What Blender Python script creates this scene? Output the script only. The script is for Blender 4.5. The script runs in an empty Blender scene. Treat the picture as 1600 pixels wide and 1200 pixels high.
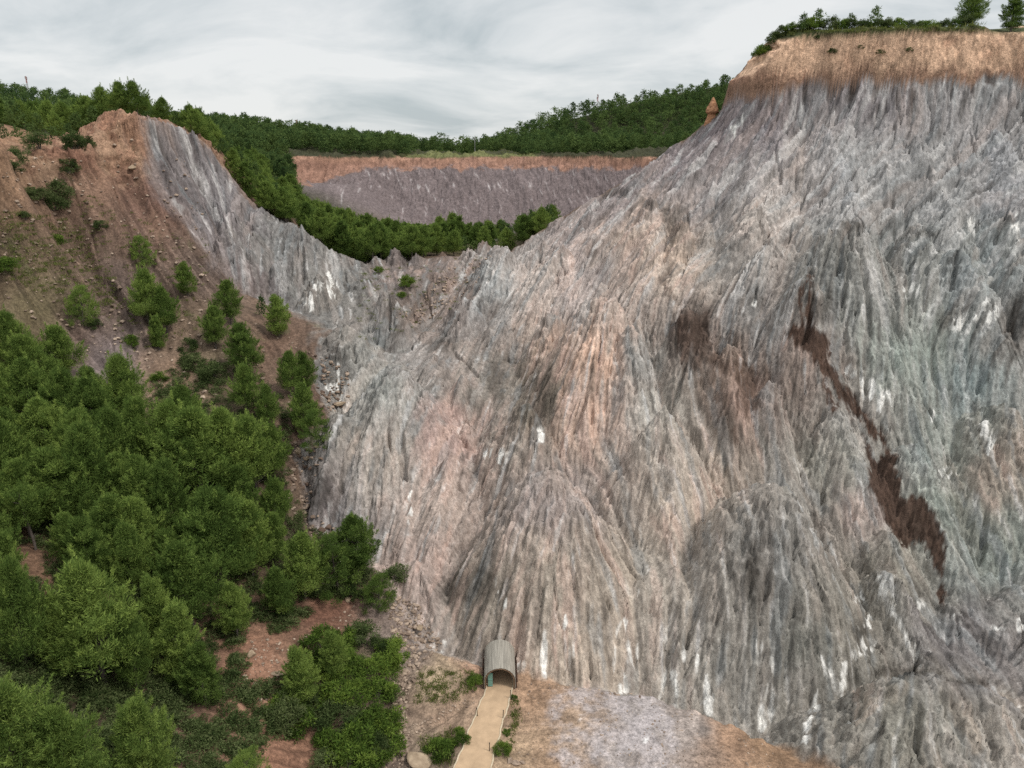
import bpy, math, random
import numpy as np
from mathutils import Vector, Matrix

# ------------------------------------------------------------------ camera
S = bpy.context.scene
F = 1149.0                       # focal length in pixels of the 1600 px wide photograph
PITCH = math.radians(17.6)
CT, ST = math.cos(PITCH), math.sin(PITCH)
CAMZ = 62.0
cam_data = bpy.data.cameras.new("camera")
cam = bpy.data.objects.new("camera", cam_data)
S.collection.objects.link(cam)
cam.location = (0, 0, CAMZ)
cam.rotation_euler = (math.pi / 2 - PITCH, 0, 0)
cam_data.sensor_width = 36
cam_data.lens = 36 * F / 1600
cam_data.clip_start = 0.5
cam_data.clip_end = 12000
S.camera = cam

# ------------------------------------------------------------------ sky, sun, exposure
SUN_EL, SUN_AZ = math.radians(56), math.radians(64)
w = bpy.data.worlds.new("World"); S.world = w
w.use_nodes = True
nt = w.node_tree; nt.nodes.clear()
def N(t, **k):
    n = nt.nodes.new(t)
    for a, b in k.items(): setattr(n, a, b)
    return n
out = N('ShaderNodeOutputWorld')
sky = N('ShaderNodeTexSky', sky_type='NISHITA', sun_disc=False, sun_elevation=SUN_EL, sun_rotation=SUN_AZ)
bg_sky = N('ShaderNodeBackground'); bg_sky.inputs[1].default_value = 0.10
nt.links.new(sky.outputs[0], bg_sky.inputs[0])
geo = N('ShaderNodeTexCoord')
sep = N('ShaderNodeSeparateXYZ'); nt.links.new(geo.outputs['Generated'], sep.inputs[0])
# cloud layer: direction projected on a high plane
mz = N('ShaderNodeMath', operation='ADD'); mz.inputs[1].default_value = 0.30
nt.links.new(sep.outputs[2], mz.inputs[0])
mzz = N('ShaderNodeMath', operation='MAXIMUM'); mzz.inputs[1].default_value = 0.05
nt.links.new(mz.outputs[0], mzz.inputs[0])
dx = N('ShaderNodeMath', operation='DIVIDE'); nt.links.new(sep.outputs[0], dx.inputs[0]); nt.links.new(mzz.outputs[0], dx.inputs[1])
dy = N('ShaderNodeMath', operation='DIVIDE'); nt.links.new(sep.outputs[1], dy.inputs[0]); nt.links.new(mzz.outputs[0], dy.inputs[1])
cxy = N('ShaderNodeCombineXYZ'); nt.links.new(dx.outputs[0], cxy.inputs[0]); nt.links.new(dy.outputs[0], cxy.inputs[1])
cn = N('ShaderNodeTexNoise'); cn.inputs['Scale'].default_value = 1.5; cn.inputs['Detail'].default_value = 9
cn.inputs['Roughness'].default_value = 0.56; cn.inputs['Distortion'].default_value = 0.5
cmap = N('ShaderNodeMapping'); cmap.inputs['Location'].default_value = (3.1, 1.7, 0.0); cmap.inputs['Scale'].default_value = (1.0, 1.35, 1.0)
nt.links.new(cxy.outputs[0], cmap.inputs[0]); nt.links.new(cmap.outputs[0], cn.inputs['Vector'])
cr = N('ShaderNodeValToRGB')
e = cr.color_ramp.elements
e[0].position = 0.33; e[0].color = (0.54, 0.60, 0.625, 1)
e[1].position = 0.60; e[1].color = (0.92, 0.93, 0.925, 1)
m = cr.color_ramp.elements.new(0.47); m.color = (0.75, 0.785, 0.797, 1)
nt.links.new(cn.outputs[0], cr.inputs[0])
# an overcast dome is brighter overhead than at the horizon
zen = N('ShaderNodeMapRange'); zen.inputs[1].default_value = 0.25; zen.inputs[2].default_value = 1.0
zen.inputs[3].default_value = 0.64; zen.inputs[4].default_value = 1.25
nt.links.new(sep.outputs[2], zen.inputs[0])
bg_cl = N('ShaderNodeBackground')
nt.links.new(cr.outputs[0], bg_cl.inputs[0]); nt.links.new(zen.outputs[0], bg_cl.inputs[1])
mixs = N('ShaderNodeMixShader'); mixs.inputs[0].default_value = 0.93
nt.links.new(bg_sky.outputs[0], mixs.inputs[1]); nt.links.new(bg_cl.outputs[0], mixs.inputs[2])
nt.links.new(mixs.outputs[0], out.inputs[0])
sun_d = bpy.data.lights.new("sun", 'SUN'); sun_d.energy = 1.5; sun_d.angle = math.radians(10); sun_d.color = (1, 0.96, 0.90)
sun = bpy.data.objects.new("sun", sun_d); S.collection.objects.link(sun)
sdir = Vector((math.sin(SUN_AZ) * math.cos(SUN_EL), math.cos(SUN_AZ) * math.cos(SUN_EL) * -1, math.sin(SUN_EL)))
sun.rotation_euler = sdir.to_track_quat('Z', 'Y').to_euler()
sky.sun_rotation = math.atan2(sdir.x, sdir.y)
S.view_settings.view_transform = 'Standard'; S.view_settings.look = 'None'
S.view_settings.exposure = 0.52; S.view_settings.gamma = 1
S.cycles.max_bounces = 4; S.cycles.diffuse_bounces = 2; S.cycles.glossy_bounces = 1
S.cycles.transparent_max_bounces = 4
S.cycles.use_denoising = False; S.cycles.denoising_prefilter = 'NONE'

# ------------------------------------------------------------------ noise and projection helpers
def P(px, py, y):
    """world point at ground distance y seen in direction of photo point"""
    a = (px - 800) / F; b = (600 - py) / F
    k = y / (CT + b * ST)
    return (a * k, y, CAMZ + k * (b * CT - ST))
def PZ(px, py, z):
    a = (px - 800) / F; b = (600 - py) / F
    k = (z - CAMZ) / (b * CT - ST)
    return (a * k, k * (CT + b * ST), z)
def proj(x, y, z):
    f = y * CT - (z - CAMZ) * ST
    f = np.maximum(f, 0.5)
    return 800 + F * x / f, 600 - F * (y * ST + (z - CAMZ) * CT) / f

def _h(ix, iy, seed):
    n = (ix.astype(np.int64) * 374761393 + iy.astype(np.int64) * 668265263 + seed * 982451653) & 0xffffffff
    n = ((n ^ (n >> 13)) * 1274126177) & 0xffffffff
    n = (n ^ (n >> 16)) & 0xffffffff
    return n
def perlin(x, y, seed=0):
    x0 = np.floor(x); y0 = np.floor(y)
    fx = x - x0; fy = y - y0
    u = fx * fx * fx * (fx * (fx * 6 - 15) + 10); v = fy * fy * fy * (fy * (fy * 6 - 15) + 10)
    def g(ix, iy, dx, dy):
        a = _h(ix, iy, seed) * (2 * math.pi / 4294967296.0)
        return np.cos(a) * dx + np.sin(a) * dy
    n00 = g(x0, y0, fx, fy); n10 = g(x0 + 1, y0, fx - 1, fy)
    n01 = g(x0, y0 + 1, fx, fy - 1); n11 = g(x0 + 1, y0 + 1, fx - 1, fy - 1)
    return (n00 * (1 - u) + n10 * u) * (1 - v) + (n01 * (1 - u) + n11 * u) * v
def fbm(x, y, seed=0, o=5, gain=0.5, ridged=False):
    s = 0; a = 1.0; t = 0
    for i in range(o):
        n = perlin(x, y, seed + i * 17)
        s = s + a * ((1 - 2.6 * np.abs(n)) if ridged else n); t += a
        a *= gain; x = x * 2.03 + 11.3; y = y * 2.03 - 7.7
    return s / t * (1 if ridged else 1.6)
def sstep(a, b, x):
    t = np.clip((x - a) / (b - a), 0, 1); return t * t * (3 - 2 * t)
def smax(a, b, k):
    h = np.clip(0.5 + 0.5 * (a - b) / k, 0, 1)
    return b * (1 - h) + a * h + k * h * (1 - h)
DX = 0.16
# ------------------------------------------------------------------ terrain height field
CTRL = [  # photo point, ground distance
 # valley floor and path
 *[PZ(*p) for p in [(783,1075,0),(740,1200,-.3),(900,1078,0),(1000,1090,0),(1100,1120,0),(1000,1200,0),(1180,1150,0),(1230,1180,0),
   (690,1100,0),(850,1150,0),(640,1200,-1.2),(650,1100,-.3),(850,1300,0),(700,1350,-.6),(1100,1300,0),(1400,1300,4)]],
 (0,35,-.5),(0,10,-1),(30,30,1),(60,35,5),(90,20,10),(0,-60,-2),
 P(640,1000,80),P(680,1035,77.5),P(640,940,85),
 # toe of the salt wall (a little inside)
 P(760,1040,77.5),P(900,1060,76.5),P(1000,1075,75.5),P(1100,1100,72.5),P(1170,1130,69.5),P(1240,1155,67),
 # creek going up
 P(600,900,88),P(470,790,99),P(465,700,108),P(520,640,117),P(500,590,126),P(500,540,134),P(600,480,148),P(640,430,165),P(700,400,184),P(600,405,186),
 # salt mountain general face (2-4 m below the buttress tops)
 P(1010,310,152),P(900,330,172),P(860,345,184),P(1000,256,181),P(1080,200,176),P(1146,156,171),P(1185,112,169),P(1215,85,167),
 P(1250,140,161),P(1400,125,156),P(1500,128,154),P(1600,130,153),
 P(1200,230,154),P(1350,230,147),P(1500,230,144),P(1600,260,141),P(1200,320,142),P(1350,330,134),P(1500,330,132),P(1600,380,126),
 P(1080,420,134),P(1200,430,126),P(900,420,152),P(760,450,155),P(800,540,133),P(700,540,133),P(620,560,125),P(700,650,113),P(760,760,100),P(680,850,92),
 P(600,750,103),P(900,560,122),P(1000,560,120),P(1110,600,112),P(1180,660,105),P(950,700,104),P(1050,790,92),P(1030,900,83),
 P(1250,560,113),P(1300,650,106),P(1350,760,98),P(1390,850,91),P(1440,930,85),P(1480,1000,79),P(1560,1060,73),
 P(1440,600,113),P(1500,500,119),P(1470,740,100),P(1560,850,92),P(1600,650,107),P(1600,960,82),P(1600,480,120),P(1440,480,122),
 (75,66,12),(85,80,22),(95,100,36),(110,120,56),(120,140,76),(80,45,9),
 # behind the crest
 (30,215,37),(45,204,50),(70,190,71),(60,215,48),(90,215,82),(90,180,84),(130,180,86),(130,240,84),(200,180,85),(180,120,84),(95,260,62),(100,330,60),
 # left hill
 P(200,185,165),P(260,205,167),P(330,262,172),P(450,345,182),P(560,400,190),P(400,420,165),P(450,480,152),P(330,380,158),P(520,460,158),
 P(300,320,160),P(120,250,150),P(60,300,138),P(0,260,128),P(130,330,142),P(230,380,145),P(100,400,133),P(0,360,122),P(150,560,118),
 P(130,470,126),P(0,480,113),P(290,470,138),P(370,520,133),P(430,560,130),P(270,600,116),P(0,600,103),P(200,700,97),P(330,660,108),P(450,650,113),
 P(0,800,84),P(200,900,76),P(300,800,90),P(420,800,96),P(400,900,85),P(520,870,92),P(560,960,83),P(480,960,80),P(350,1000,72),P(400,1080,66),P(0,1000,60),
 P(250,1150,57),P(0,1200,46),P(450,1150,64),P(570,1050,72),P(560,1150,65),P(420,1180,59),P(500,1200,60.5),P(120,1100,58),
 (-30,40,8),(-50,25,20),(-90,40,38),(-110,90,55),(-60,0,20),(-70,60,28),
 (-150,140,62),(-130,190,65),(-95,185,64),(-72,205,58),(-110,250,67),(-180,250,71),(-250,250,76),
 # the gully and pit behind
 P(720,400,206),P(640,400,205),P(800,395,204),(-10,235,33),(15,240,33),(-25,270,31),(10,280,30),(40,275,33),P(850,345,215),
 *[(P(*p)[0]+4,P(*p)[1]+13,P(*p)[2]-8) for p in [(330,262,172),(390,302,177),(450,345,182),(510,375,186),(560,400,190)]],
 P(560,385,222),P(480,352,230),P(420,315,228),P(500,325,262),P(380,285,230),(-60,300,48),
 (-40,300,34),(0,300,31),(30,300,33),(55,290,42),(60,320,54),
 P(440,262,325),P(480,300,318),(-50,318,42),(-20,322,44),(10,322,44),(35,320,45),
 P(520,258,338),P(600,256,342),P(700,256,344),P(800,262,342),P(900,258,336),P(1000,248,326),P(1035,240,320),
 (-90,345,61.5),(-40,360,60.5),(0,365,60),(40,360,61),(80,350,64),
 # distant hills
 P(0,150,420),P(100,165,420),P(200,190,420),P(350,215,430),P(470,222,450),P(600,240,460),P(680,252,460),P(740,246,440),
 P(800,222,440),P(900,190,440),P(1000,172,440),P(1080,158,440),P(1150,148,440),P(1300,110,440),
 (-130,310,66),(-200,330,74),(-60,400,62),(0,410,61),(50,400,64),(110,390,70),(180,380,80),
 (-400,450,90),(500,450,120),(-300,600,70),(0,620,45),(300,620,90),(-600,100,80),(600,150,90),(-300,-100,50),(300,-100,40),(0,-300,0),
 (-900,900,60),(900,900,60),(0,1200,40),(-900,-600,40),(900,-600,40),
]
CT_ = np.array(CTRL)
def tps_fit(p, lam=0.5):
    n = len(p); X = p[:, :2] / 100.0
    d2 = ((X[:, None] - X[None]) ** 2).sum(-1)
    K = 0.5 * d2 * np.log(d2 + 1e-12)
    A = np.zeros((n + 3, n + 3)); A[:n, :n] = K + lam * 1e-3 * np.eye(n)
    A[:n, n] = 1; A[:n, n + 1:] = X; A[n, :n] = 1; A[n + 1:, :n] = X.T
    return np.linalg.solve(A, np.concatenate([p[:, 2], [0, 0, 0]])), X
TW, TX = tps_fit(CT_)
def tps(x, y):
    sh = x.shape; q = np.stack([x.ravel(), y.ravel()], -1) / 100.0
    r = np.empty(len(q)); n = len(TX)
    for i in range(0, len(q), 20000):
        s = q[i:i + 20000]
        d2 = (s[:, None, 0] - TX[None, :, 0]) ** 2 + (s[:, None, 1] - TX[None, :, 1]) ** 2
        r[i:i + 20000] = (0.5 * d2 * np.log(d2 + 1e-12)) @ TW[:n] + TW[n] + s @ TW[n + 1:]
    return r.reshape(sh)

# buttresses: apex photo point, distance, front slope, lateral squeeze, back fall, roundness, apex turn (deg)
BUTT = [
 (860,742,91, 1.55,1.0,.35,3.5, 0),
 (1205,765,87.5,1.50,1.0,.45,2.5, 8),
 (1040,640,101,1.50,1.05,.40,1.6, 0),
 (940,470,122,1.35,1.0,.42,2.0, 0),
 (985,520,116,1.55,1.2,.42,2.0, 0),
 (820,640,109,1.5,1.1,.45,3.0, -12),
 (610,575,115,1.15,1.0,.30,3.0, -20),
 (530,655,109,1.4,1.15,.35,2.5, -25),
 (500,740,102,1.5,1.3,.4,2.0, -20),
 (545,515,136,1.2,1.0,.35,3.0, -20),
 (1400,1072,63,1.6,.8,.35,2.2, 10),
 (1520,1085,62,1.6,.6,.45,2.0, 10),
 (1462,1076,62.5,1.5,.6,.4,2.5,10),
 (1330,352,130,1.20,.9,.40,2.5, 10),
 (1260,440,121,1.25,1.2,.5,2.5, 5),
 (1080,492,116,1.6,1.4,.5,2.0, 5),
 (1140,548,110,1.7,1.4,.5,1.5, 5),
 (1200,600,107,1.5,1.6,.5,1.5, 10),
 (1015,312,152,1.25,1.3,.45,2.0, -5),
 (1060,352,146,1.6,1.4,.45,1.2, -5),
 (870,395,160,1.0,1.2,.35,3.0, -20),
 (780,392,168,.95,1.2,.2,2.5, -25),
 (720,470,151,1.2,1.2,.35,2.5, -20),
 (860,500,137,1.35,1.3,.45,2.5, -8),
 (1180,335,142,1.1,1.2,.42,2.0, -5),
 (1500,395,125,1.30,1.1,.45,2.5, 12),
 (1590,420,122,1.4,1.3,.45,2.0, 12),
 (1560,640,104,1.4,1.1,.45,2.0, 15),
 (1440,360,130,1.3,1.4,.45,2.0, 10),
 (1310,640,106,1.25,1.6,.5,2.0, 15),
 (1420,700,101,1.15,1.5,.5,2.5, 15),
 (1390,900,86,1.4,1.5,.5,1.5, 20),
 (1200,195,161,1.1,1.4,.45,1.2, -8),
 (1290,200,156,1.0,1.6,.45,1.5, 0),
 (1430,210,151,1.0,1.6,.45,1.5, 5),
 (1550,210,149,1.0,1.6,.45,1.5, 10),
 # left salt face
 (500,440,160,.9,1.5,.3,2.5,-5),(430,420,164,.95,1.5,.3,2.5,5),(360,340,165,.9,1.6,.3,2.0,5),(560,445,163,1.0,1.3,.3,2.0,-10),
 # little pinnacles at the col
 (615,396,186,1.0,1.1,.5,.6,0),(650,402,187,1.0,1.1,.5,.6,0),(690,398,189,1.0,1.1,.5,.6,0),(735,395,188,.9,1.0,.5,.8,0),(585,408,184,1.0,1.1,.5,.6,0),
 (760,385,194,.9,1.1,.5,.8,0),
]
def poly_sd(poly, x, y):
    d = np.full(x.shape, 1e9); ins = np.zeros(x.shape, bool)
    n = len(poly)
    for i in range(n):
        ax, ay = poly[i]; bx, by = poly[(i + 1) % n]
        ex, ey = bx - ax, by - ay
        t = np.clip(((x - ax) * ex + (y - ay) * ey) / (ex * ex + ey * ey + 1e-9), 0, 1)
        d = np.minimum(d, np.hypot(x - ax - t * ex, y - ay - t * ey))
        c = (ay > y) != (by > y)
        with np.errstate(divide='ignore', invalid='ignore'):
            c &= x < (bx - ax) * (y - ay) / (by - ay + 1e-12) + ax
        ins ^= c
    return np.where(ins, d, -d)
def poly_mask(poly, x, y, soft=1.0):
    return sstep(-soft, soft, poly_sd(poly, x, y))




# plan outlines of the bare salt, from photo points at their distance
def plan(*pts): return [P(*p)[:2] for p in pts]
SALT = plan((650,985,80),(600,900,88.5),(480,800,98),(462,700,108.5),(515,650,116.5),(490,590,127),(500,530,137),(600,480,150),(640,440,163),(690,410,180),
  (730,385,196),(800,365,196),(870,335,188),(1000,250,186),(1080,194,182),(1148,140,176))+[(62,178),(90,172),(150,170),(150,30),(44,40)]+plan(
  (1250,1190,63),(1230,1170,64.5),(1170,1140,67.6),(1100,1116,70.3),(1000,1086,73.7),(900,1076,75),(760,1052,77),(690,1022,78.5))
SALT_WEST = plan((235,330,160),(290,250,174),(330,255,178),(400,300,184),(460,340,190),(560,392,197),(640,402,192),(720,420,180),(680,480,152),(600,512,142),(505,530,139),(480,505,146),(440,480,152),(340,440,154),(260,390,154))

def butt(x, y, z, wx, wy, ax, ay, az, s, cx, back, r, turn, p, k=0.8, qf=None, qw=None):
    a = math.radians(turn); ca, sa = math.cos(a), math.sin(a)
    R = min(46.0, (az + 8) / s / min(cx, 1.0) + 6) if k > .6 else 24.0
    i0, i1 = np.searchsorted(XS, [ax - R, ax + R]); j0, j1 = np.searchsorted(YS, [ay - R, ay + R * 1.4])
    if i1 <= i0 or j1 <= j0: return
    sl = (slice(j0, j1), slice(i0, i1))
    dx = wx[sl] - ax; dy = wy[sl] - ay
    u = np.abs(dx * ca + dy * sa) * cx; v = -dx * sa + dy * ca
    v = np.abs(np.where(v > 0, v * back, v))
    q = ((u + 1e-3) ** p + (v + 1e-3) ** p + r ** p) ** (1 / p) - r
    zi = az - s * q
    if qf is not None:
        own = sstep(-.6, .4, zi - z[sl]); QID[sl] = np.where(own > .5, (ax * 7.31 + ay * 3.17) % 1.0, QID[sl]); qf[sl] = np.where(own > .05, q, qf[sl]); qw[sl] = qw[sl] * (1 - own) + own
    z[sl] = smax(z[sl], zi, k)
def add_forms(x, y, z):
    wx = x + 2.0 * fbm(x / 11, y / 11, 5, 3) + .25 * fbm(x / 3, y / 3, 7, 3)
    wy = y + 2.0 * fbm(x / 11 + 40, y / 11, 6, 3) + .25 * fbm(x / 3, y / 3 + 9, 8, 3)
    mk = sstep(-1, 5, poly_sd(SALT, x, y))
    mw = sstep(-1, 5, poly_sd(SALT_WEST, x, y))
    capz = sstep(76, 70, z)
    z = z - (4.4 * mk + 1.8 * mw) * capz
    for (px, py, yy, s, cx, back, r, turn) in BUTT[:30]:      # hollows round the great buttresses
        ax, ay, az = P(px, py, yy)
        z -= 5.2 * np.exp(-(((x - ax) / 12) ** 2 + ((y - ay - 6) / 7) ** 2)) * mk
    base = z.copy()
    gy_, gx_ = np.gradient(base, YS, XS)
    rng = np.random.default_rng(4)
    # many lesser buttresses crowd the faces between the big ones
    n = 0
    cand = []
    for k, (px, py, yy, s, cx, back, r, turn) in enumerate(BUTT[:29]):     # keep the great ones clean
        ax, ay, az = P(px, py, yy); q_ = [5.0, 5.0, 3.5][k] if k < 3 else 2.6
        cand += [(ax, ay - 3, q_), (ax, ay - 9, q_ * .8)]
    for t in range(9000):
        if t % 5: ax, ay = rng.uniform(-30, 118), rng.uniform(70, 178)
        else: ax, ay = rng.uniform(-75, -25), rng.uniform(145, 192)
        i = min(np.searchsorted(XS, ax), len(XS) - 1); j = min(np.searchsorted(YS, ay), len(YS) - 1)
        mm = mk[j, i] * (poly_sd_pt(SALT, ax, ay) > 3) + mw[j, i] * .6
        if mm < .5 or base[j, i] > 69: continue
        size = rng.choice([1.1, 1.8, 2.8], p=[.4, .35, .25]) * (1.0 if ay < 118 else 1.45)
        if any((ax - c[0]) ** 2 + (ay - c[1]) ** 2 < (1.5 * (size + c[2])) ** 2 for c in cand): continue
        cand.append((ax, ay, size))
        gx, gy = gx_[j, i], gy_[j, i]; g = math.hypot(gx, gy)
        if g < .35: continue
        turn = math.degrees(math.atan2(gx, gy)) * -1
        e = (1.25 + 1.3 * rng.random()) * size * (np.interp(base[j, i], [25, 45, 66], [1, .6, .38]) if mk[j, i] > .5 else .45)
        butt(x, y, z, wx, wy, ax, ay, base[j, i] + e, g + rng.uniform(.22, .5) * np.interp(ay, [110, 150], [1, .7]), rng.uniform(1.0, 1.9), rng.uniform(.45, .9), rng.uniform(.2, 1.2) * size, np.clip(turn, -60, 60) + rng.normal(0, 10), rng.uniform(1.1, 2.0), .5)
    for k, (px, py, yy, s, cx, back, r, turn) in enumerate(BUTT):
        ax, ay, az = P(px, py, yy)
        butt(x, y, z, wx, wy, ax, ay, az + .8, s * 1.06, cx, max(back, .8) if k < 36 else back, r, turn, [1.9, 1.5, 1.3, 1.7][k % 4] if k > 1 else 1.9, .7, QF, QW)
    return z
def poly_sd_pt(poly, x, y):
    return float(poly_sd(poly, np.array([x]), np.array([y]))[0])
def cap_remap(x, y, z):
    # red caps: the slope steepens into a cliff, then flattens into a plateau
    # big mountain
    m = sstep(38, 46, x) * sstep(135, 142, y) * (y < 260) 
    zc = 73.8 + 2.0 * fbm(x / 9, y / 9, 21, 3) - 2.6 * sstep(62, 50, x)
    top = 84.3 + 1.3 * fbm(x / 22, y / 22, 22, 3) - 8.0 * sstep(59, 48, x)
    zz = np.where(z > zc, zc + (z - zc) * 5.0, z)
    over = zz - top
    zz = np.where(over > 0, top + 0.05 * over, zz)
    z = z * (1 - m) + zz * m
    # west hill: ragged red cliff along the crest
    m = sstep(-42, -50, x) * sstep(-112, -100, x) * sstep(112, 122, y) * sstep(205, 195, y)
    az = x / np.maximum(y, 1)
    top = np.interp(az, [-.72, -.60, -.565, -.53, -.50, -.46, -.42, -.37], [60.0, 61.0, 61.5, 65.5, 68.3, 67.5, 65.5, 60.0]) + 1.3 * fbm(x / 7, y / 7, 27, 3)
    zc = top - 5.0 + 1.2 * fbm(x / 9, y / 9, 26, 3)
    zz = np.where(z > zc, zc + (z - zc) * 2.6, z); over = zz - top
    zz = np.where(over > 0, top + 0.10 * over, zz)
    z = z * (1 - m) + zz * m
    # pit rim
    m = sstep(-125, -110, x) * sstep(90, 75, x) * sstep(306, 312, y) * sstep(400, 380, y)
    zc = 55.3 + 1.2 * fbm(x / 10, y / 10, 23, 3) - 1.6 * sstep(-60, -85, x); top = 58.9 + 2.4 * fbm(x / 13, y / 13, 24, 4)
    zz = np.where(z > zc, zc + (z - zc) * 4.0, z); over = zz - top
    zz = np.where(over > 0, top + 0.05 * over, zz)
    return z * (1 - m) + zz * m


def seg(*s):
    r = []
    for a, b, d in s: r.append(np.arange(a, b - 1e-6, d))
    r.append([s[-1][1]]); return np.concatenate(r)
BX0, BX1, BY0, BY1 = -98.0, 112.0, 48.0, 196.0      # finest block
XS = seg((-3000,-330,180),(-330,-150,2.5),(-150,BX0,1.2),(BX0,BX1,DX),(BX1,150,.8),(150,330,2.5),(330,3050,180))
YS = seg((-900,-60,60),(-60,40,5),(40,BY0,.4),(BY0,BY1,DX),(BY1,262,.6),(262,306,1.0),(306,352,.45),(352,520,2.5),(520,3000,160))
GX, GY = np.meshgrid(XS, YS)
def dec(n): return np.unique(np.concatenate([np.arange(0, n, 4), [n - 1]]))
cxs, cys = dec(len(XS)), dec(len(YS))
Zc = tps(*np.meshgrid(XS[cxs], YS[cys]))
def bilin(Z, cx, cy, X, Y):
    ix = np.clip(np.searchsorted(cx, X, side='right') - 1, 0, len(cx) - 2); fx = (X - cx[ix]) / (cx[ix + 1] - cx[ix])
    iy = np.clip(np.searchsorted(cy, Y, side='right') - 1, 0, len(cy) - 2); fy = (Y - cy[iy]) / (cy[iy + 1] - cy[iy])
    return ix, iy, np.clip(fx, 0, 1), np.clip(fy, 0, 1)
def upsample(Zc, cx, cy, X, Y):
    ix, iy, fx, fy = bilin(Zc, cx, cy, X, Y); fy = fy[:, None]
    r0 = Zc[:, ix] * (1 - fx) + Zc[:, ix + 1] * fx
    return r0[iy] * (1 - fy) + r0[iy + 1] * fy
GZ = np.clip(upsample(Zc, XS[cxs], YS[cys], XS, YS), -12, 135)
far = sstep(500, 900, np.hypot(GX, GY - 100)); GZ = GZ * (1 - far) + 30 * far
QF = np.zeros(GZ.shape, np.float32); QID = np.full(GZ.shape, .5, np.float32); QW = np.zeros(GZ.shape, np.float32)
GZ = add_forms(GX, GY, GZ)
GZ = cap_remap(GX, GY, GZ)
def ground(x, y):
    x = np.asarray(x, float); y = np.asarray(y, float)
    ix, iy, fx, fy = bilin(GZ, XS, YS, x, y)
    return (GZ[iy, ix] * (1 - fx) + GZ[iy, ix + 1] * fx) * (1 - fy) + (GZ[iy + 1, ix] * (1 - fx) + GZ[iy + 1, ix + 1] * fx) * fy
def hit(px, py, y0=42.0, y1=520.0):
    """where the sight line of a photo point first meets the ground"""
    ys = np.concatenate([np.arange(y0, 200, .25), np.arange(200, y1, .6)])
    a = (px - 800) / F; b = (600 - py) / F; k = ys / (CT + b * ST)
    zr = CAMZ + k * (b * CT - ST); zg = ground(a * k, ys)
    i = np.nonzero(zr <= zg)[0]
    i = i[0] if len(i) else len(ys) - 1
    return float(a * k[i]), float(ys[i]), float(zg[i])
# ------------------------------------------------------------------ fluting and folded layers of the salt
bx0, bx1 = np.searchsorted(XS, [BX0 - 1e-6, BX1 - 1e-6]); by0, by1 = np.searchsorted(YS, [BY0 - 1e-6, BY1 - 1e-6])
BS = (slice(by0, by1), slice(bx0, bx1))
bx, by = GX[BS].copy(), GY[BS].copy(); bz = GZ[BS].copy()
bh, bw = bz.shape
rngr = np.random.default_rng(11)
def blur(a, n, axis=None):
    n = int(n)
    if n < 1: return a
    for ax in ((0, 1) if axis is None else (axis,)):
        for _ in range(2):
            p = np.pad(a, [(n + 1, n) if i == ax else (0, 0) for i in (0, 1)], mode='edge')
            c = np.cumsum(p, axis=ax)
            a = (c[2 * n + 1:] - c[:-2 * n - 1]) / (2 * n + 1) if ax == 0 else (c[:, 2 * n + 1:] - c[:, :-2 * n - 1]) / (2 * n + 1)
    return a
def white(scale):
    """band limited noise of about this grain in metres"""
    n = max(0, int(round(scale / DX / 2.6)))
    a = blur(rngr.standard_normal((bh, bw)), n); return (a - a.mean()) / a.std()
def lic(noise, vx, vy, length):
    """smear noise along the field: vx, vy are metres of plan travel per metre of surface"""
    n = max(2, int(length / (2 * DX) / 1.2)); acc = noise.copy()
    jj, ii = np.mgrid[0:bh, 0:bw].astype(np.float32)
    k = 1.2
    fx = (vx * k).astype(np.float32); fy = (vy * k).astype(np.float32); nz = noise.astype(np.float32)
    for sg in (1, -1):
        px, py = ii.copy(), jj.copy(); prx = None
        for s in range(n):
            ix = np.clip(px + .5, 0, bw - 1).astype(np.int32); iy = np.clip(py + .5, 0, bh - 1).astype(np.int32)
            ax = fx[iy, ix]; ay = fy[iy, ix]
            if prx is not None:
                f = np.where(ax * prx + ay * pry < 0, -1, 1).astype(np.float32); ax = ax * f; ay = ay * f
            else:
                ax = ax * sg; ay = ay * sg
            prx, pry = ax, ay
            px += ax; py += ay
            ix = np.clip(px + .5, 0, bw - 1).astype(np.int32); iy = np.clip(py + .5, 0, bh - 1).astype(np.int32)
            acc += nz[iy, ix]
    return (acc - acc.mean()) / acc.std()
def local_norm(a, r):
    n = int(r / DX / 2); m = blur(a, n); d = a - m; s = np.sqrt(blur(d * d, n)) + 1e-3
    return d / s
zs = blur(bz, 1.0 / DX)
gy, gx = np.gradient(zs, DX, DX)
g = np.hypot(gx, gy) + 1e-4; l3 = np.sqrt(1 + g * g)
dnx, dny = gx / g / l3, gy / g / l3               # down the slope
# direction of the layers, read as angles on the photo and carried to the surface
ANG = [(850,1000,90),(1000,1000,92),(1100,1000,90),(1200,1000,88),(730,880,62),(990,850,116),(860,790,60),(900,770,130),(600,750,82),(560,640,70),(700,720,62),(660,870,72),
 (900,540,70),(1000,560,108),(1110,700,114),(1300,750,118),(1420,760,115),(1350,870,112),(820,430,62),(930,400,58),(1010,420,50),(1100,330,42),(1200,270,40),
 (1250,330,38),(1400,250,33),(1150,220,55),(1400,330,36),(1100,400,36),(1350,420,112),(1280,420,72),(1450,600,95),(1550,470,55),(1550,800,116),(1500,1000,145),
 (1400,1130,82),(1560,1150,118),(1450,160,88),(1250,150,78),(1560,300,30),(1180,480,75),(1180,620,100),(1060,520,85),(780,600,72),(760,500,58),(640,540,40),(560,560,30),
 (300,340,128),(380,390,112),(430,380,70),(500,430,96),(560,450,120),(400,340,55),(1000,300,48),(900,340,40),(1050,240,45)]
pu, pv = proj(bx, by, bz)
cs = np.zeros(bz.shape); sn = np.zeros(bz.shape)
nwx = 26 * fbm(bx / 6, by / 6, 61, 3); nwy = 26 * fbm(bx / 6, by / 6, 62, 3)
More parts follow.
